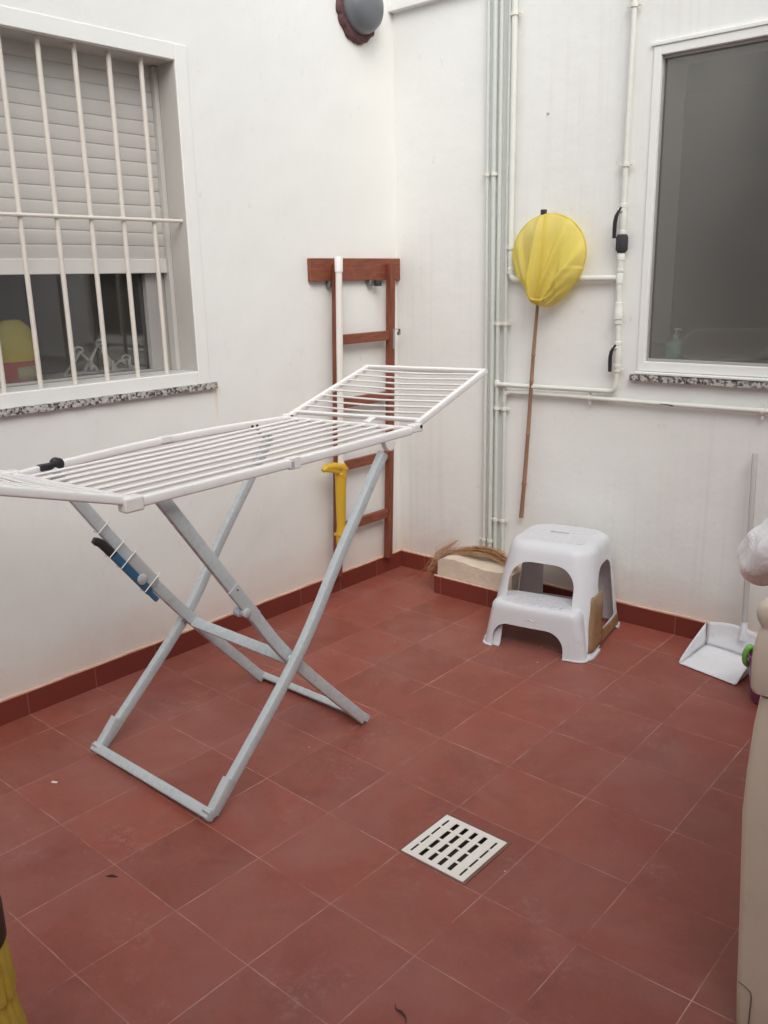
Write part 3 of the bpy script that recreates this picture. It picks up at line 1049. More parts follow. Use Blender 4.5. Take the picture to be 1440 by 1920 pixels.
def net_surface(sgn):
    def fn(u, v):
        z, a, b = outline(v)
        w_ = b - a
        x = a + w_ * u
        s = 2 * u - 1
        edge = max(0, 1 - s * s)
        ve = max(0, math.sin(math.pi * min(1, max(0, v)))) ** .6
        bul = edge ** .6 * ve * (.030 + .050 * v)
        # folds that gather towards the tip
        tipx = -1.045
        ang = math.atan2(x - tipx, z - 1.46)
        fold = .020 * math.sin(ang * 9 + 1.2) + .010 * math.sin(ang * 19 + 4 * v) + .006 * math.sin(ang * 37 + v * 7)
        fold += -.028 * math.exp(-((ang - .06 * math.sin(v * 4) - .12) / .075) ** 2) * (v < .9) + .018 * math.exp(-((ang + .10) / .06) ** 2)
        if v > .8:
            fold += .009 * math.sin(u * 31 + v * 40) * (v - .8) * 5
        xc = -1.036 - .062 * v + .012 * math.sin(v * 5)
        crease = .024 / (1 + math.exp(-(x - xc) / .0035)) - .020 / (1 + math.exp(-(x - xc - .055 - .03 * v) / .012))
        xd = -.915 - .03 * v
        crease += .016 / (1 + math.exp(-(x - xd) / .004)) * (v > .25) * min(1, (v - .25) * 5)
        y = Y0 - sgn * (bul + (fold + crease) * edge ** .5 * ve)
        if sgn < 0:
            y = Y0 + .008 * edge * ve
        return (x, y, z)
    return fn


nm = MB()
nm.grid(net_surface(1), 90, 90)
nm.build('net_bag', M['net'], ln, ang=180)
# gathered lip of the bag
MB().tube([(-1.098, .722, 1.578), (-1.07, .704, 1.560), (-1.04, .696, 1.540), (-1.0, .696, 1.536), (-.965, .706, 1.552), (-.93, .722, 1.590)], [.002, .005, .0055, .005, .004, .002], 8).build('net_seam', M['net'], ln)
bp = MB()
P0, P1 = Vector((-1.139, .800, .440)), Vector((-1.036, .786, 1.93))
nodes = [0, .115, .119, .13, .29, .294, .30, .47, .474, .48, .555, .559, .565, .72, .724, .73, 1]
pts = [P0.lerp(P1, k) + Vector((.003 * math.sin(k * 8), 0, 0)) for k in nodes]
rad = []
for i, k in enumerate(nodes):
    base = .0118 - .0042 * k
    rad.append(base + (.0022 if i in (2, 5, 8, 11, 14) else 0) - (.0008 if i in (1, 4, 7, 10, 13) else 0))
bp.tube(pts, rad, 12)
bp.build('pole', M['bamboo'], ln)
MB().box(-1.048, -1.027, .764, .79, 1.915, 1.943).build('pole_tip', M['blackp'], ln, bevel=.003)

# ------------------------------------------------------------------ cement block with skirting, straw on it
cb = thing('cement_block', (-1.3, .72, 0), 'low whitish cement block with a red tile front, at the foot of the pipes', 'block')
rb = random.Random(9)


def blk(u, v):
    # lumpy top surface
    x = -1.53 + .468 * u
    y = .600 + .236 * v
    z = .196 + .008 * math.sin(u * 7 + v * 3) + .002 * math.sin(u * 19 + 1) * math.sin(v * 9) + .0015 * math.sin(u * 37 + v * 23)
    z -= .018 * max(0, 1 - u * 12) + .01 * max(0, (u - .92) * 12)
    return (x, y, z)


tb = MB()
NU, NV = 40, 20
vs = [blk(i / (NU - 1), j / (NV - 1)) for j in range(NV) for i in range(NU)]
fs = [(j * NU + i, j * NU + i + 1, (j + 1) * NU + i + 1, (j + 1) * NU + i) for j in range(NV - 1) for i in range(NU - 1)]
ring = [i for i in range(NU)] + [j * NU + NU - 1 for j in range(1, NV)] + [(NV - 1) * NU + i for i in range(NU - 2, -1, -1)] + [j * NU for j in range(NV - 2, 0, -1)]
n0 = len(vs)
vs += [(vs[k][0] - .004 * (vs[k][0] < -1.52), vs[k][1], .0) for k in ring]
for a in range(len(ring)):
    b = (a + 1) % len(ring)
    fs.append((ring[a], n0 + a, n0 + b, ring[b]))
tb.add(vs, fs).build('block_body', M['block'], cb, ang=60)
MB().box(-1.545, -1.062, .585, .5985, -.004, .095).build('tile_front', M['skX'], cb, ang=0, bevel=.0015)
MB().box(-1.5455, -1.5345, .5987, .823, -.004, .095).build('tile_side', M['skY'], cb, ang=0, bevel=.0015)
MB().sweep([(-1.545 + .483 * i / 40, .5915, .0972 + .0012 * math.sin(i * 1.7)) for i in range(41)], rrect(.011, .008, .003), side=(0, 1, 0)).build('mortar_strip', M['mortar'], cb)

sb = MB()
rs = random.Random(21)
for k in range(105):
    a0 = rs.uniform(.06, .35)
    a1 = rs.uniform(.6, 1.0)
    oy, oz = rs.gauss(0, .016), abs(rs.gauss(0, .013))
    pts = []
    for i in range(7):
        t = a0 + (a1 - a0) * i / 6
        # arch: from the floor left of the block, over its back, down to the right
        x = -1.62 + .62 * t
        z = .05 + .176 * math.sin(math.pi * min(1, (t * .86 + .05))) ** .55
        y = .735 - .16 * (2 * t - 1.05) ** 2 * (1 if t > .5 else .55) + oy
        z = max(z + oz + rs.gauss(0, .003), .216 if x > -1.52 else .02)
        pts.append((x + rs.gauss(0, .003), min(y, .825), z))
    sb.tube(pts, [.0006, .0013, .0015, .0016, .0015, .0012, .0006], 4)
for k in range(42):
    # loose frayed end hanging by the corner
    x, y, z = -1.565 + rs.gauss(0, .018), .66 + rs.gauss(0, .025), .17 + rs.uniform(-.04, .06)
    dx, dy, dz_ = rs.gauss(-.03, .022), rs.gauss(-.04, .025), -rs.uniform(.05, .13)
    sb.tube([(x + .06, y + .06, z + .05), (x, y, z), (x + dx * .6, y + dy * .6, max(.012, z + dz_ * .5)), (x + dx, y + dy, max(.006, z + dz_))], [.001, .0013, .001, .0005], 4)
so = sb.build('straw_bundle', M['straw'])
tag(so, 'bundle of dry brown straw lying bent over the cement block', 'straw')

# ------------------------------------------------------------------ step stool
SA = R(11)
SO = Vector((-.974, .218, 0))
SM = Matrix.Translation(SO) @ Matrix.Rotation(SA, 4, 'Z')
stool = bpy.data.objects.new('step_stool', None)
COL.objects.link(stool)
stool.matrix_world = SM
ORG[stool.name] = Vector((0, 0, 0))
tag(stool, 'white plastic two-step stool with brown tape on its leg', 'stool')


def loop(x0, x1, y0, y1, r, z, bow=0, zf=None):
    pts = []
    cs = [(x1 - r, y0 + r, -90), (x1 - r, y1 - r, 0), (x0 + r, y1 - r, 90), (x0 + r, y0 + r, 180)]
    K = 8
    for q, (cx_, cy_, a0) in enumerate(cs):
        for i in range(K + 1):
            a = R(a0 + 90 * i / K)
            pts.append((cx_ + r * math.cos(a), cy_ + r * math.sin(a)))
        nx_ = cs[(q + 1) % 4]
        a = R(a0 + 90)
        b0 = (cx_ + r * math.cos(a), cy_ + r * math.sin(a))
        a = R(nx_[2])
        b1 = (nx_[0] + r * math.cos(a), nx_[1] + r * math.sin(a))
        for i in range(1, 12):
            k = i / 12
            pts.append((b0[0] + (b1[0] - b0[0]) * k, b0[1] + (b1[1] - b0[1]) * k))
    xc, hw = (x0 + x1) / 2, (x1 - x0) / 2
    out = []
    for (x, y) in pts:
        q = max(0, 1 - ((x - xc) / hw) ** 2)
        yy = y - bow * q * max(0, 1 - (y - y0) / (y1 - y0) * 2.2) + bow * .5 * q * max(0, (y - y0) / (y1 - y0) * 2.2 - 1.2)
        out.append((x, yy, z))
    return out


def loft(loops, cap=True):
    m = MB()
    n = len(loops[0])
    vs = [p for l in loops for p in l]
    fs = [(i * n + j, i * n + (j + 1) % n, (i + 1) * n + (j + 1) % n, (i + 1) * n + j) for i in range(len(loops) - 1) for j in range(n)]
    if cap:
        fs.append(tuple((len(loops) - 1) * n + j for j in range(n)))
    return m.add(vs, fs)


def lerp_loop(k):
    # k = 0 at the floor, 1 just under the top
    return (0 + .058 * k, .516 - .056 * k, -.012 + .155 * k, .505 - .012 * k)


lv = []
for k in [0, .02, .021, .08, .16, .24, .32, .4, .48, .56, .64, .72, .8, .87, .92]:
    x0, x1, y0, y1 = lerp_loop(k)
    e = .007 if k <= .02 else 0
    lv.append(loop(x0 - e, x1 + e, y0 - e, y1 + e, .062 + .03 * k, k * .468, .018))
for (k, ins) in ((.95, .003), (.972, .010), (.988, .020), (.997, .032), (1.0, .045)):
    x0, x1, y0, y1 = lerp_loop(k)
    lv.append(loop(x0 + ins, x1 - ins, y0 + ins, y1 - ins, .09, k * .468, .018))
x0, x1, y0, y1 = lerp_loop(1)
lv.append(loop(x0 + .07, x1 - .07, y0 + .07, y1 - .07, .07, .4685, .012))
body = loft(lv).build('stool_body', M['stool'], stool, ang=45)
body.modifiers.new('solid', 'SOLIDIFY').thickness = .0045
body.modifiers['solid'].offset = -1


def arch_poly(a0, a1, z0, z1, r0, r1, k=8):
    """outline in (a,z): flat bottom, top corners rounded with radii r0, r1"""
    out = [(a0, z0), (a1, z0)]
    for i in range(k + 1):
        t = R(90 * i / k)
        out.append((a1 - r1 + r1 * math.cos(t), z1 - r1 + r1 * math.sin(t)))
    for i in range(k + 1):
        t = R(90 + 90 * i / k)
        out.append((a0 + r0 + r0 * math.cos(t), z1 - r0 + r0 * math.sin(t)))
    return out


def cutter(poly, ax, b0, b1):
    if ax == 'y':
        m = MB().prism([(a, b0, z) for (a, z) in poly], (0, b1 - b0, 0))
    elif ax == 'x':
        m = MB().prism([(b0, a, z) for (a, z) in poly], (b1 - b0, 0, 0))
    else:
        m = MB().prism([(a, z, b0) for (a, z) in poly], (0, 0, b1 - b0))
    o = m.build('cutter', None, stool, ang=0)
    return o


def carve(ob, cutters):
    for c in cutters:
        md = ob.modifiers.new('cut', 'BOOLEAN')
        md.operation = 'DIFFERENCE'
        md.solver = 'EXACT'
        md.object = c
    bpy.context.view_layer.update()
    dg = bpy.context.evaluated_depsgraph_get()
    me = bpy.data.meshes.new_from_object(ob.evaluated_get(dg))
    ob.modifiers.clear()
    ob.data = me
    for p in me.polygons:
        p.use_smooth = True
    me.set_sharp_from_angle(angle=R(40))
    for c in cutters:
        bpy.data.objects.remove(c)


def rot_slot(x, y, l, w):
    return [(x - l, y - w), (x + l, y - w), (x + l, y + w), (x - l, y + w)]


carve(body, [cutter(arch_poly(.095, .405, -.02, .385, .10, .10), 'y', -.2, .22),
             cutter(arch_poly(.11, .40, .085, .37, .09, .09), 'y', .38, .7),
             cutter(arch_poly(.19, .405, .075, .365, .09, .07), 'x', -.2, .14),
             cutter(arch_poly(.19, .405, .075, .365, .09, .07), 'x', .36, .7),
             cutter([(.10, -.02), (.44, -.02), (.40, .018), (.14, .018)], 'x', -.2, .7),
             cutter(rot_slot(.245, .335, .046, .011), 'z', .42, .52)])
# lower step between the front posts
lv = []
for k in [0, .02, .021, .2, .4, .6, .8, .9]:
    e = .007 if k <= .02 else 0
    lv.append(loop(.012 + .034 * k - e, .500 - .046 * k + e, -.030 + .018 * k - e, .150, .035, k * .214, .016))
for (k, ins) in ((.96, .004), (.99, .011), (1.0, .022)):
    lv.append(loop(.046 + ins, .454 - ins, -.012 + ins, .150, .035, k * .214, .016))
lv.append(loop(.10, .40, .03, .13, .03, .2142, .01))
step = loft(lv).build('lower_step', M['stool'], stool, ang=45)
step.modifiers.new('solid', 'SOLIDIFY').thickness = .0045
step.modifiers['solid'].offset = -1
carve(step, [cutter(arch_poly(.062, .400, -.02, .118, .075, .085), 'y', -.2, .09),
             cutter([(-.05, -.02), (.55, -.02), (.55, .19), (-.05, .19)], 'y', .085, .3)])
# ribbed treads
x0, x1, y0, y1 = lerp_loop(1)
tr = loft([loop(x0 + .058, x1 - .058, y0 + .05, .3215, .012, .4684, .012), loop(x0 + .0585, x1 - .0585, y0 + .0505, .321, .012, .4694, .012)])
tr.build('tread', M['tread'], stool)
tr = loft([loop(x0 + .058, x1 - .058, .3485, y1 - .05, .03, .4684, .0), loop(x0 + .0585, x1 - .0585, .349, y1 - .0505, .03, .4694, .0)])
tr.build('tread', M['tread'], stool)
tr = loft([loop(.085, .418, .012, .118, .02, .2144, .012), loop(.086, .417, .013, .117, .02, .2160, .012)])
tr.build('tread', M['tread'], stool)
# small raised emblem: a plain moulded squiggle
em = MB()
for (a, b, c, d) in ((.222, .150, .245, .160), (.240, .158, .262, .146), (.258, .146, .272, .160)):
    em.tube([(a, -.0335, b), ((a + c) / 2, -.0345, (b + d) / 2 + .002), (c, -.0335, d)], [.001, .002, .001], 6)
em.build('moulded_mark', M['stool'], stool)


# brown tape wrapped on the front right leg: patches that follow the loft surface
def surf(s, z, off):
    k = z / .468
    a0, a1, b0, b1 = lerp_loop(k)
    lp = loop(a0 - off, a1 + off, b0 - off, b1 + off, .062 + .03 * k, z, .018)
    n = len(lp)
    x = (s % 1) * n
    i = int(x) % n
    f = x - int(x)
    p, q = Vector(lp[i]), Vector(lp[(i + 1) % n])
    return p.lerp(q, f)


npt = 80.0
tp = MB()
tp.grid(lambda u, v: surf((4.2 + 7.4 * u + .9 * v + .12 * math.sin(v * 9)) / npt, .026 + (.225 + .006 * (int(u * 9) % 2)) * v, .0022), 10, 14)
tp.grid(lambda u, v: surf((11.0 + 10.0 * u) / npt, .018 + (.060 - .010 * u + .003 * math.sin(u * 9)) * v, .0018 + .0006 * u), 14, 6)
tp.build('packing_tape', M['tape'], stool, ang=60, solid=.0012)

# ------------------------------------------------------------------ dustpan
dp = thing('dustpan', (-.01, .6, 0), 'white long-handled dustpan standing against the far wall', 'dustpan')
LL, LR = Vector((-.151, .531, .004)), Vector((.106, .473, .004))
BL, BR = Vector((-.122, .742, .018)), Vector((.140, .690, .018))


def pan(u, v):
    p = LL.lerp(LR, u).lerp(BL.lerp(BR, u), v)
    return p + Vector((0, .012 * math.sin(math.pi * u) * v, .010 * v))


pn = MB()
pn.grid(pan, 16, 12)


def side(e):
    def fn(u, v):
        p = pan(e, u)
        q = p + Vector((-.006 if e == 0 else .006, 0, .004 + .098 * u ** .8))
        return p.lerp(q, v)
    return fn


pn.grid(side(0), 12, 5)
pn.grid(side(1), 12, 5)


def back(u, v):
    p = pan(u, 1)
    h = .102 + .020 * math.sin(math.pi * u)
    return p + Vector(((-.006 + .012 * u) * v, .018 * math.sin(v * 1.57), h * v))


pn.grid(back, 16, 8)
pn.build('tray', M['pan'], dp, ang=50, solid=.0032)
MB().tube([pan(u, 0) + Vector((0, -.001, .0005)) for u in [i / 10 for i in range(11)]], .0032, 8).build('lip', M['pan'], dp)
MB().tube([(.040, .728, .095), (.041, .735, .125), (.038, .742, .175)], [.017, .0165, .0135], 14).build('handle_socket', M['pan'], dp)
MB().tube([(.040, .737, .13), (.020, .765, .52), (.003, .784, .905), (.0028, .7845, .912)], [.0118, .0118, .0118, .009], 14).build('handle', M['polegrey'], dp)

# ------------------------------------------------------------------ purple bucket with green handle
bk = thing('bucket', (.28, .45, 0), 'small purple bucket with a green handle, half hidden by the beige bin', 'bucket')
MB().lathe((.284, .446, .002), [(.098, 0), (.103, .006), (.124, .175), (.128, .178), (.128, .186), (.121, .187), (.1, .02), (.02, .018)], 40).build('bucket_body', M['purple'], bk)
hd = MB()
hd.tube([(.170 + .030 * math.cos(a) * .4, .412 + .016 * math.cos(a), .172 + .038 * math.sin(a)) for a in [2 * math.pi * k / 24 for k in range(25)]], .0115, 10, cap=False)
hd.build('bucket_handle', M['green'], bk)

# ------------------------------------------------------------------ beige bin and the bag on it
bn = thing('storage_bin', (.95, -1.05, 0), 'tall beige plastic bin cut off by the right edge', 'bin')


def bloop(ix, z, r=.016, x0=.712, y0=-1.242, x1=1.06, y1=-.74):
    return loop(x0 - ix, x1 + ix, y0 - ix * .6, y1 + ix * .6, r, z)


bl_ = [bloop(-.004, .012), bloop(0, .02), bloop(.006, .12), bloop(.014, .3), bloop(.022, .46), bloop(.027, .56), bloop(.026, .66), bloop(.022, .76), bloop(.016, .828)]
loft(bl_).build('bin_body', M['beige'], bn, ang=60)
rl_ = [bloop(.014, .834), bloop(.030, .836), bloop(.034, .845), bloop(.036, .90), bloop(.0345, .93), bloop(.030, .965), bloop(.0255, .972), bloop(.027, .978), bloop(.033, .990), bloop(.036, 1.004), bloop(.034, 1.018), bloop(.026, 1.029), bloop(.012, 1.034), bloop(-.05, 1.036)]
loft(rl_).build('bin_lid', M['beige'], bn, ang=60)
ft = MB()
ft.sweep([(.712 + .028 * k, -1.2462 - .0006 * k, .140 - .012 * k * k) for k in (0, .3, .6, .85, 1.0)] + [(.7425, -1.2468, .115), (.742, -1.2446, .03)], rrect(.003, .003, .001, 1), side=(0, 1, 0))
ft.build('base_seam', M['seam'], bn)

bgm = MB()


def bag(u, v):
    th = 2 * math.pi * u
    ph = math.pi * v
    x, y, z = math.sin(ph) * math.cos(th), math.sin(ph) * math.sin(th), math.cos(ph)
    wr = 1 + .020 * math.sin(th * 5 + z * 4) + .014 * math.sin(th * 8 - z * 7 + 1) + .008 * math.sin(z * 13 + th * 3) + .005 * math.sin(th * 19 + z * 9)
    sg = lambda q, e: math.copysign(abs(q) ** e, q)
    px = .80 + .318 * sg(x, .72) * wr + .045 * z * (x < 0) * (-x)
    py = -.755 + .19 * y * wr
    k = min(1, max(0, (px - .53) / .2))
    pz = .992 + .15 * k * k * (3 - 2 * k) + .118 * sg(z, .8) * wr
    if x < 0:
        px -= .022 * math.exp(-((z + .62) / .16) ** 2) * (-x) ** 6
    if px > .672:
        pz = max(pz, 1.0372)
    return (px, py, pz)


bgm.grid(bag, 90, 60, wrap=True)
bo = bgm.build('plastic_bag', M['bag'], ang=180)
tag(bo, 'stuffed white plastic bag lying on the beige bin', 'bag')

# ------------------------------------------------------------------ straw broom at the bottom left corner
br = thing('broom', (-.335, -2.427, 0), 'olive-yellow straw broom bound in dark brown, cut off at bottom left', 'broom')
BX, BY = -.335, -2.427
rg = lambda t, h: 1 + .035 * math.sin(t * 22) + .02 * math.sin(t * 47 + 1)
MB().lathe((BX, BY, .0), [(.10, .003), (.092, .12), (.081, .24), (.070, .31), (.066, .336)], 90, jit=rg).build('lower_bristles', M['broomy'], br)
MB().lathe((BX, BY, .0), [(.067, .334), (.074, .338), (.0735, .37), (.0695, .44), (.067, .452)], 90, jit=rg).build('upper_bristles', M['broomy'], br)
MB().lathe((BX, BY, .0), [(.069, .450), (.073, .458), (.073, .53), (.05, .60), (.034, .66), (.02, .68)], 30).build('binding', M['brownbind'], br)
MB().tube([(BX, BY, .66), (BX - .11, BY - .03, 1.0), (BX - .24, BY - .07, 1.42)], .0125, 12).build('broom_handle', M['bamboo'], br)

# ------------------------------------------------------------------ things on the window ledges
yb_ = thing('detergent_bottle', (-2.243, -1.238, 1.2715), 'large yellow bottle with a red label behind the barred window', 'bottle')
bx, by, bz = -2.243, -1.238, 1.2715
el = (.55, 1)
MB().lathe((bx, by, bz), [(.090, 0), (.096, .008), (.098, .06), (.096, .14), (.088, .185), (.070, .225), (.045, .246), (.03, .252)], 40, ell=el).build('bottle_body', M['bottleY'], yb_)
MB().lathe((bx, by, bz), [(.0985, .012), (.0995, .014), (.0995, .088), (.0985, .09)], 40, ell=el).build('bottle_label', M['labelR'], yb_)
pl = MB()
pl.grid(lambda u, v: (bx + .55 * .1005 * math.cos(-.2 + .9 * u), by + .1005 * math.sin(-.2 + .9 * u) + 0, bz + .02 + .05 * v), 12, 4)
pl.build('label_patch', M['labelC'], yb_, solid=.0006)

HG = 'clear plastic hangers piled behind the barred window'
rh = random.Random(3)
hang_lab = ['clear plastic hanger with a hooked end lying on the inner sill', 'clear plastic hanger with clips propped up in the pile on the sill', 'clear plastic hanger lying flat nearest the window frame']
for k, (y, x, rot, h) in enumerate(((-.955, -2.235, .3, .10), (-.875, -2.225, -.45, .125), (-.775, -2.222, -1.0, .05))):
    t = thing('clothes_hanger', (x, y, 1.2715), hang_lab[k], 'hanger', HG)
    z0 = 1.2765
    a = MB()
    w_ = .075
    dx = .02
    a.tube([(x - dx, y - w_, z0 + .004), (x, y - w_ * .5, z0 + h * .55), (x, y, z0 + h), (x, y + w_ * .5, z0 + h * .6), (x + dx, y + w_, z0 + .004)], .0072, 8)
    a.tube([(x - dx, y - w_, z0 + .004), (x, y, z0 + .012), (x + dx, y + w_, z0 + .004)], .0065, 8)
    a.build('hanger_frame', M['hanger'], t)
    hk = MB()
    hk.tube([(x, y, z0 + h)] + [(x + .004, y + .022 * math.cos(b) - .03 * rot, z0 + h + .004 + .018 * math.sin(b)) for b in [R(q) for q in range(0, 230, 25)]], .005, 8)
    hk.build('hanger_hook', M['hanger'], t)
    for s in (-.6, .5):
        c = MB()
        c.box(x + .004, x + .014, y + s * w_ - .008, y + s * w_ + .008, z0 + h * .2, z0 + h * .2 + .045)
        c.build('hanger_clip', M['rackp'], t, bevel=.003)

sp_ = thing('soap_dispenser', (-.432, .935, 1.2652), 'small mint-green soap bottle with a pump behind the dark window', 'soap bottle')
MB().lathe((-.432, .935, 1.2655), [(.036, 0), (.039, .004), (.0395, .06), (.036, .075), (.024, .088), (.013, .094), (.012, .104)], 28).build('bottle_body', M['soap'], sp_)
pu = MB()
pu.lathe((-.432, .935, 1.3695), [(.013, 0), (.013, .012), (.005, .014), (.0045, .030), (.011, .031), (.011, .038), (.004, .04)], 16)
pu.tube([(-.432, .935, 1.404), (-.41, .925, 1.404), (-.403, .922, 1.398)], .004, 8)
pu.build('pump', M['rackp'], sp_)

# ------------------------------------------------------------------ clothes drying rack
rk = thing('drying_rack', (-1.17, -1.08, 0), 'white winged clothes drying rack on crossed blue-grey metal legs', 'drying rack')
XN, XF = -.836, -1.512             # near and far side rails (centre)
YA, YZ = -1.655, -.470             # left and right ends


def zt(y, x=-.836):
    return 1.093 + (y - YA) / (YZ - YA) * .027 - .018 * (-.836 - x) / .676


# side rails: deep white channels, slightly bowed
for (x, bow, nm_) in ((XN, .012, 0), (XF, -.022, 1)):
    rl = MB()
    pts = []
    for i in range(13):
        k = i / 12
        y = YA + (YZ - YA) * k
        pts.append((x + bow * math.sin(math.pi * k), y, zt(y, x) - .014 + (.012 * math.sin(math.pi * k) if nm_ else 0)))
    rl.sweep(pts, rrect(.024, .030, .006), side=(1, 0, 0))
    rl.build('side_rail', M['rackw'], rk)
for y in (YA, YZ):
    eb = MB()
    eb.sweep([(XN - .012, y, zt(y) - .008), (XF + .012, y, zt(y, XF) - .008)], rrect(.020, .016, .004), side=(0, 1, 0))
    eb.build('end_bar', M['rackw'], rk)
for i in range(8):
    x = XF + .085 + (XN - XF - .16) * i / 7
    w_ = MB()
    w_.tube([(x, YA + .008, zt(YA, x) - .006), (x + .002 * math.sin(i * 2.1), (YA + YZ) / 2, zt((YA + YZ) / 2, x) - .010), (x, YZ - .008, zt(YZ, x) - .006)], .0056, 8)
    w_.build('drying_line', M['rackw'], rk)
# little splice on the near rail and dark fold joints
ym = -1.07
MB().box(XN - .003, XN + .0265, ym - .028, ym + .018, zt(ym) - .034, zt(ym) + .0035).build('rail_splice', M['rackp'], rk, bevel=.003)
MB().box(XN + .0262, XN + .0275, ym - .026, ym - .012, zt(ym) - .030, zt(ym) - .008).build('splice_notch', M['legdark'], rk)
MB().box(XF - .034, XF - .004, -1.082, -1.03, zt(ym, XF) - .010, zt(ym, XF) + .0145).build('rail_splice', M['rackp'], rk, bevel=.003)


def rounded_corner_block(name, x, y, sx, sy, sz, mat=None):
    z = zt(y, x)
    b = MB().box(x - sx, x + sx, y - sy, y + sy, z - sz, z + .008)
    return b.build(name, mat or M['rackp'], rk, bevel=.006, seg=3)


rounded_corner_block('hinge_block', XN + .004, YA - .012, .020, .030, .034)
rounded_corner_block('hinge_block', XF - .002, YA - .012, .020, .028, .030)
rounded_corner_block('hinge_block', XN + .004, YZ + .024, .019, .026, .022)
rounded_corner_block('hinge_block', XF - .002, YZ + .022, .018, .024, .020)
for (x, y) in ((XN - .02, YZ + .02), (XF + .022, YZ + .02), (XN + .0232, YZ + .038)):
    MB().lathe((x, y, zt(YZ, x) - .002), [(.0065, 0), (.0065, .002), (.004, .0035)], 12, axis=(1, 0, 0)).build('hinge_pin', M['blackp'], rk)
MB().sweep([((XN + XF) / 2 + .12, YZ + .0, zt(YZ, -1.054) + .003), ((XN + XF) / 2 + .12, YZ + .040, zt(YZ, -1.054) + .016)], rrect(.030, .008, .003), side=(1, 0, 0)).build('wing_catch', M['rackp'], rk, bevel=0)


def wing(pn0, pf0, pn1, pf1, n, first):
    pn0, pf0, pn1, pf1 = map(Vector, (pn0, pf0, pn1, pf1))
    w_ = MB()
    sec = rrect(.020, .026, .006)
    w_.sweep([pn0, pn1], sec, side=(1, 0, 0))
    w_.sweep([pf0, pf1], sec, side=(1, 0, 0))
    d = (pn1 - pn0).normalized()
    w_.sweep([pn1 + Vector((.0098, 0, 0)), pf1 - Vector((.0098, 0, 0))], rrect(.018, .022, .005), side=d)
    w_.sweep([pn0.lerp(pn1, first) - Vector((.0102, 0, 0)), pf0.lerp(pf1, first) + Vector((.0102, 0, 0))], rrect(.016, .016, .004), side=d)
    wo = w_.build('wing', M['rackw'], rk)
    for i in range(n):
        k = first + (1 - first) * (i + 1) / (n + .75)
        a, b = pn0.lerp(pn1, k), pf0.lerp(pf1, k)
        l = MB()
        l.tube([a - Vector((.009, 0, -.004)), a.lerp(b, .5) + Vector((0, 0, -.003)), b + Vector((.009, 0, .004))], .0042, 8)
        l.build('wing_line', M['rackw'], wo)
    return wo


wing((XN + .004, YZ + .036, zt(YZ) + .004), (XF - .002, YZ + .034, zt(YZ, XF) - .002), (-.838, .012, 1.278), (-1.516, .062, 1.258), 8, .07)
wing((XN + .004, YA - .020, zt(YA) - .004), (XF - .002, YA - .020, zt(YA, XF) - .004), (-.832, -2.16, 1.226), (-1.514, -2.16, 1.208), 8, .09)
# black knob and joint on the far rail
kb = MB()
kb.lathe((XF - .006, -1.500, zt(-1.5, XF) - .003), [(.019, -.012), (.022, -.010), (.022, .010), (.018, .013), (.006, .014)], 20, axis=(1, 0, 0))
kb.box(XF - .012, XF + .016, -1.567, -1.520, zt(-1.55, XF) - .012, zt(-1.55, XF) + .006)
kb.build('locking_knob', M['blackp'], rk)
for (dx, dy) in ((.0125, -.66), (.0125, -.635)):
    MB().lathe((XF + dx, dy, zt(-.65, XF) - .012), [(.006, 0), (.006, .003), (.003, .004)], 10, axis=(1, 0, 0)).build('hinge_pin', M['blackp'], rk)


# ---- legs
def leg(pts, w, t_, name='leg'):
    m = MB()
    m.sweep(pts, rrect(w, t_, .0042, 2), side=(1, 0, 0))
    return m.build(name, M['legm'], rk)


# outer frame: feet at the left, tops at the right
f1n = [(-.853, -1.470, .013), (-.853, -1.082, .402), (-.855, -.84, .725), (-.857, -.600, 1.040)]
f1f = [(-1.500, -1.470, .013), (-1.500, -1.064, .388), (-1.498, -.86, .66), (-1.493, -.612, .985), (-1.493, -.590, 1.035)]


def dense(p, n=14):
    """smooth the slight bend of a tube through the given points"""
    p = [Vector(q) for q in p]
    out = []
    for i in range(len(p) - 1):
        p0, p1, p2, p3 = p[max(i - 1, 0)], p[i], p[i + 1], p[min(i + 2, len(p) - 1)]
        for k in range(n):
            t = k / n
            out.append(.5 * ((2 * p1) + (p2 - p0) * t + (2 * p0 - 5 * p1 + 4 * p2 - p3) * t * t + (3 * p1 - p0 - 3 * p2 + p3) * t ** 3))
    out.append(p[-1])
    return out


LWD, LTH = .030, .034
leg(dense(f1n), LWD, LTH)
leg(dense(f1f), LWD, LTH)
# foot bars with moulded grey end shoes
fb = MB().sweep([(-.838, -1.486, .0175), (-1.515, -1.486, .0175)], rrect(.034, .030, .006), side=Vector((0, .72, .69)))
fb.build('foot_bar', M['legm'], rk)
for x in (-.853, -1.500):
    sh_ = MB()
    sh_.sweep([(x, -1.498, .0175), (x, -1.470, .019), (x, -1.395, .100)], rrect(.0335, .0372, .007, 3), side=(1, 0, 0))
    sh_.build('foot_shoe', M['legm'], rk)
# inner frame: feet at the right, tops at the left
f2n = [(-.892, -.712, .014), (-.893, -1.075, .402), (-.893, -1.271, .679), (-.894, -1.533, 1.062)]
f2f = [(-1.470, -.716, .014), (-1.470, -1.046, .385), (-1.470, -1.274, .672), (-1.470, -1.545, 1.062)]
leg(dense(f2n), .025, .042)
leg(dense(f2f), .025, .042)
MB().sweep([(-.880, -.702, .0165), (-1.482, -.702, .0165)], rrect(.036, .028, .006), side=Vector((0, -.72, .69))).build('foot_bar', M['legm'], rk)
MB().sweep([(-.906, -1.062, .383), (-1.457, -1.046, .378)], rrect(.040, .016, .005), side=Vector((0, .70, .71))).build('cross_bar', M['legm'], rk)
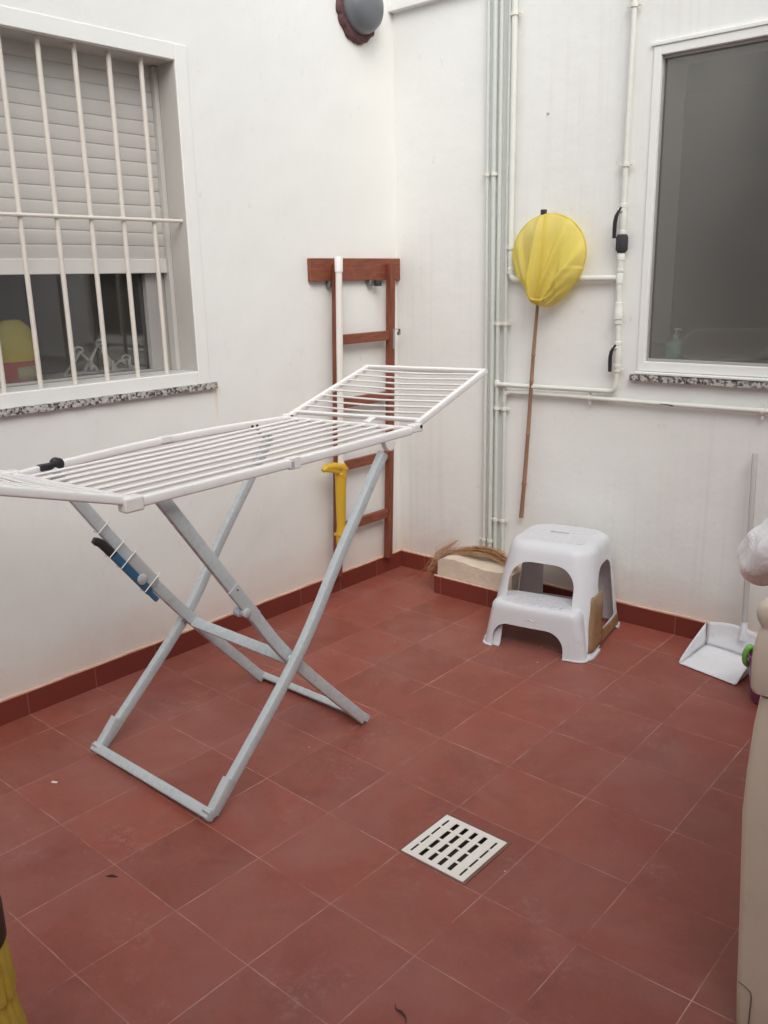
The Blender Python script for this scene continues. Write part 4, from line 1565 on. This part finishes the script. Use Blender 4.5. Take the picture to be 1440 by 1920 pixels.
# pivot pins
for (x, y, z, d) in ((-.872, -1.079, .402, 1), (-1.485, -1.055, .386, 1)):
    MB().lathe((x - .012, y, z), [(.008, 0), (.011, .004), (.011, .022), (.008, .026)], 14, axis=(1, 0, 0)).build('pivot_pin', M['rackp'], rk)
# leg hangers under the rails
for (x, y, s) in ((XN + .002, -.595, 1), (XF + .004, -.595, 1)):
    b = MB()
    z = zt(y, x) - .027
    poly = [(x - .013, y - .034, z), (x - .013, y + .034, z), (x - .013, y + .019, z - .030), (x - .013, y + .009, z - .040), (x - .013, y - .009, z - .040), (x - .013, y - .019, z - .030)]
    b.prism(poly, (.026, 0, 0))
    b.build('leg_hanger', M['rackp'], rk, bevel=.004)


# catch on the near inner leg
def on_leg(p, q, k):
    return Vector(p).lerp(Vector(q), k)


c0 = Vector((-.878, -1.262, .660))
ct = MB()
ct.sweep([c0 + Vector((-.004, .045, -.064)), c0 + Vector((-.004, -.01, .014)), c0 + Vector((-.004, -.042, .060))], rrect(.009, .045, .004), side=(1, 0, 0))
ct.lathe(c0 + Vector((-.012, .004, -.036)), [(.016, 0), (.016, .016), (.012, .019)], 18, axis=(1, 0, 0))
ct.build('leg_catch', M['legcatch'], rk)
MB().lathe(c0 + Vector((-.046, -.004, -.038)), [(.006, 0), (.015, .004), (.015, .026), (.010, .03)], 14, axis=(1, 0, 0)).build('catch_button', M['legdark'], rk)
MB().lathe(c0 + Vector((.0025, -.028, .052)), [(.003, 0), (.003, .001), (.0015, .0015)], 8, axis=(1, 0, 0)).build('rivet', M['blackp'], rk)
# grey wing catch on the far inner leg
c1 = Vector((-1.462, -1.252, .645))
ct = MB()
ct.sweep([c1 + Vector((.004, .045, -.060)), c1 + Vector((.004, 0, 0)), c1 + Vector((.004, -.048, .066))], rrect(.018, .050, .010), side=(1, 0, 0))
ct.lathe(c1 + Vector((-.004, -.012, -.028)), [(.020, 0), (.020, .022), (.014, .026)], 18, axis=(1, 0, 0))
ct.build('leg_catch', M['legcatch'], rk)

# blue strip and black grip tied under the far leg
bs = thing('clamp_bar', (-1.46, -1.25, .6), 'short blue bar with a black grip tied under the rack leg', 'bar')
d2 = (Vector((-1.462, -1.075, .415)) - Vector((-1.462, -1.335, .757))).normalized()
nrm = Vector((0, -d2.z, d2.y)).normalized()
if nrm.z > 0:
    nrm = -nrm
q0 = Vector((-1.460, -1.392, .833)) + nrm * .037
MB().sweep([q0 + d2 * .098, q0 + d2 * .30, q0 + d2 * .32 + nrm * .004], rrect(.022, .030, .004), side=(1, 0, 0), scale=[1, 1, .8]).build('bar', M['blue'], bs)
MB().sweep([q0 + nrm * .012, q0 + d2 * .014 + nrm * .008, q0 + d2 * .028 + nrm * .002, q0 + d2 * .092], rrect(.024, .030, .006), side=(1, 0, 0), scale=[.7, 1, 1, 1]).build('grip', M['blackp'], bs)
MB().sweep([q0 + d2 * .318 + nrm * .004, q0 + d2 * .365 + nrm * .004], rrect(.018, .018, .003), side=(1, 0, 0)).build('bar_tip', M['blue'], bs)
for k in (-.012, .085, .150, .292):
    c = q0 + d2 * k - nrm * .037
    w_ = MB()
    hw, hh = .0155, .024
    ring = [c + Vector((-hw, 0, 0)) - nrm * hh, c + Vector((hw, 0, 0)) - nrm * hh, c + Vector((hw, 0, 0)) + nrm * (hh if k < 0 else hh + .031), c + Vector((-hw, 0, 0)) + nrm * (hh if k < 0 else hh + .031)]
    ring += [ring[0]]
    w_.tube(ring, .0022, 6)
    w_.lathe(c + Vector((hw, 0, 0)) - nrm * (hh + .004), [(.004, -.004), (.005, 0), (.004, .004)], 8)
    w_.build('tie_cord', M['rackw'], bs)

# ------------------------------------------------------------------ litter on the floor
sc = MB()
z = bowl(-1.435, -1.693) + .001
sc.add([(-1.447, -1.700, z), (-1.424, -1.690, z + .002), (-1.427, -1.684, z + .004), (-1.448, -1.692, z + .003)], [(0, 1, 2, 3)])
o = sc.build('paper_scrap', M['scrap'], ang=0, solid=.001)
tag(o, 'small white paper scrap on the tiles left of the rack foot', 'litter')
tw = MB()
z = bowl(.09, -1.66) + .0025
tw.tube([(.064, -1.655, z), (.075, -1.665, z), (.092, -1.664, z + .002), (.108, -1.668, z), (.118, -1.680, z)], [.001, .0016, .003, .002, .001], 6)
o = tw.build('twig', M['twig'])
tag(o, 'curved dark twig on the tiles in the foreground', 'litter')
lf = MB()
z = bowl(-.856, -1.83) + .0015
lf.tube([(-.872, -1.846, z), (-.858, -1.834, z + .002), (-.842, -1.826, z)], [.001, .0038, .001], 6)
o = lf.build('dead_leaf', M['twig'])
tag(o, 'tiny brown dead leaf on the tiles near the lower left', 'litter')
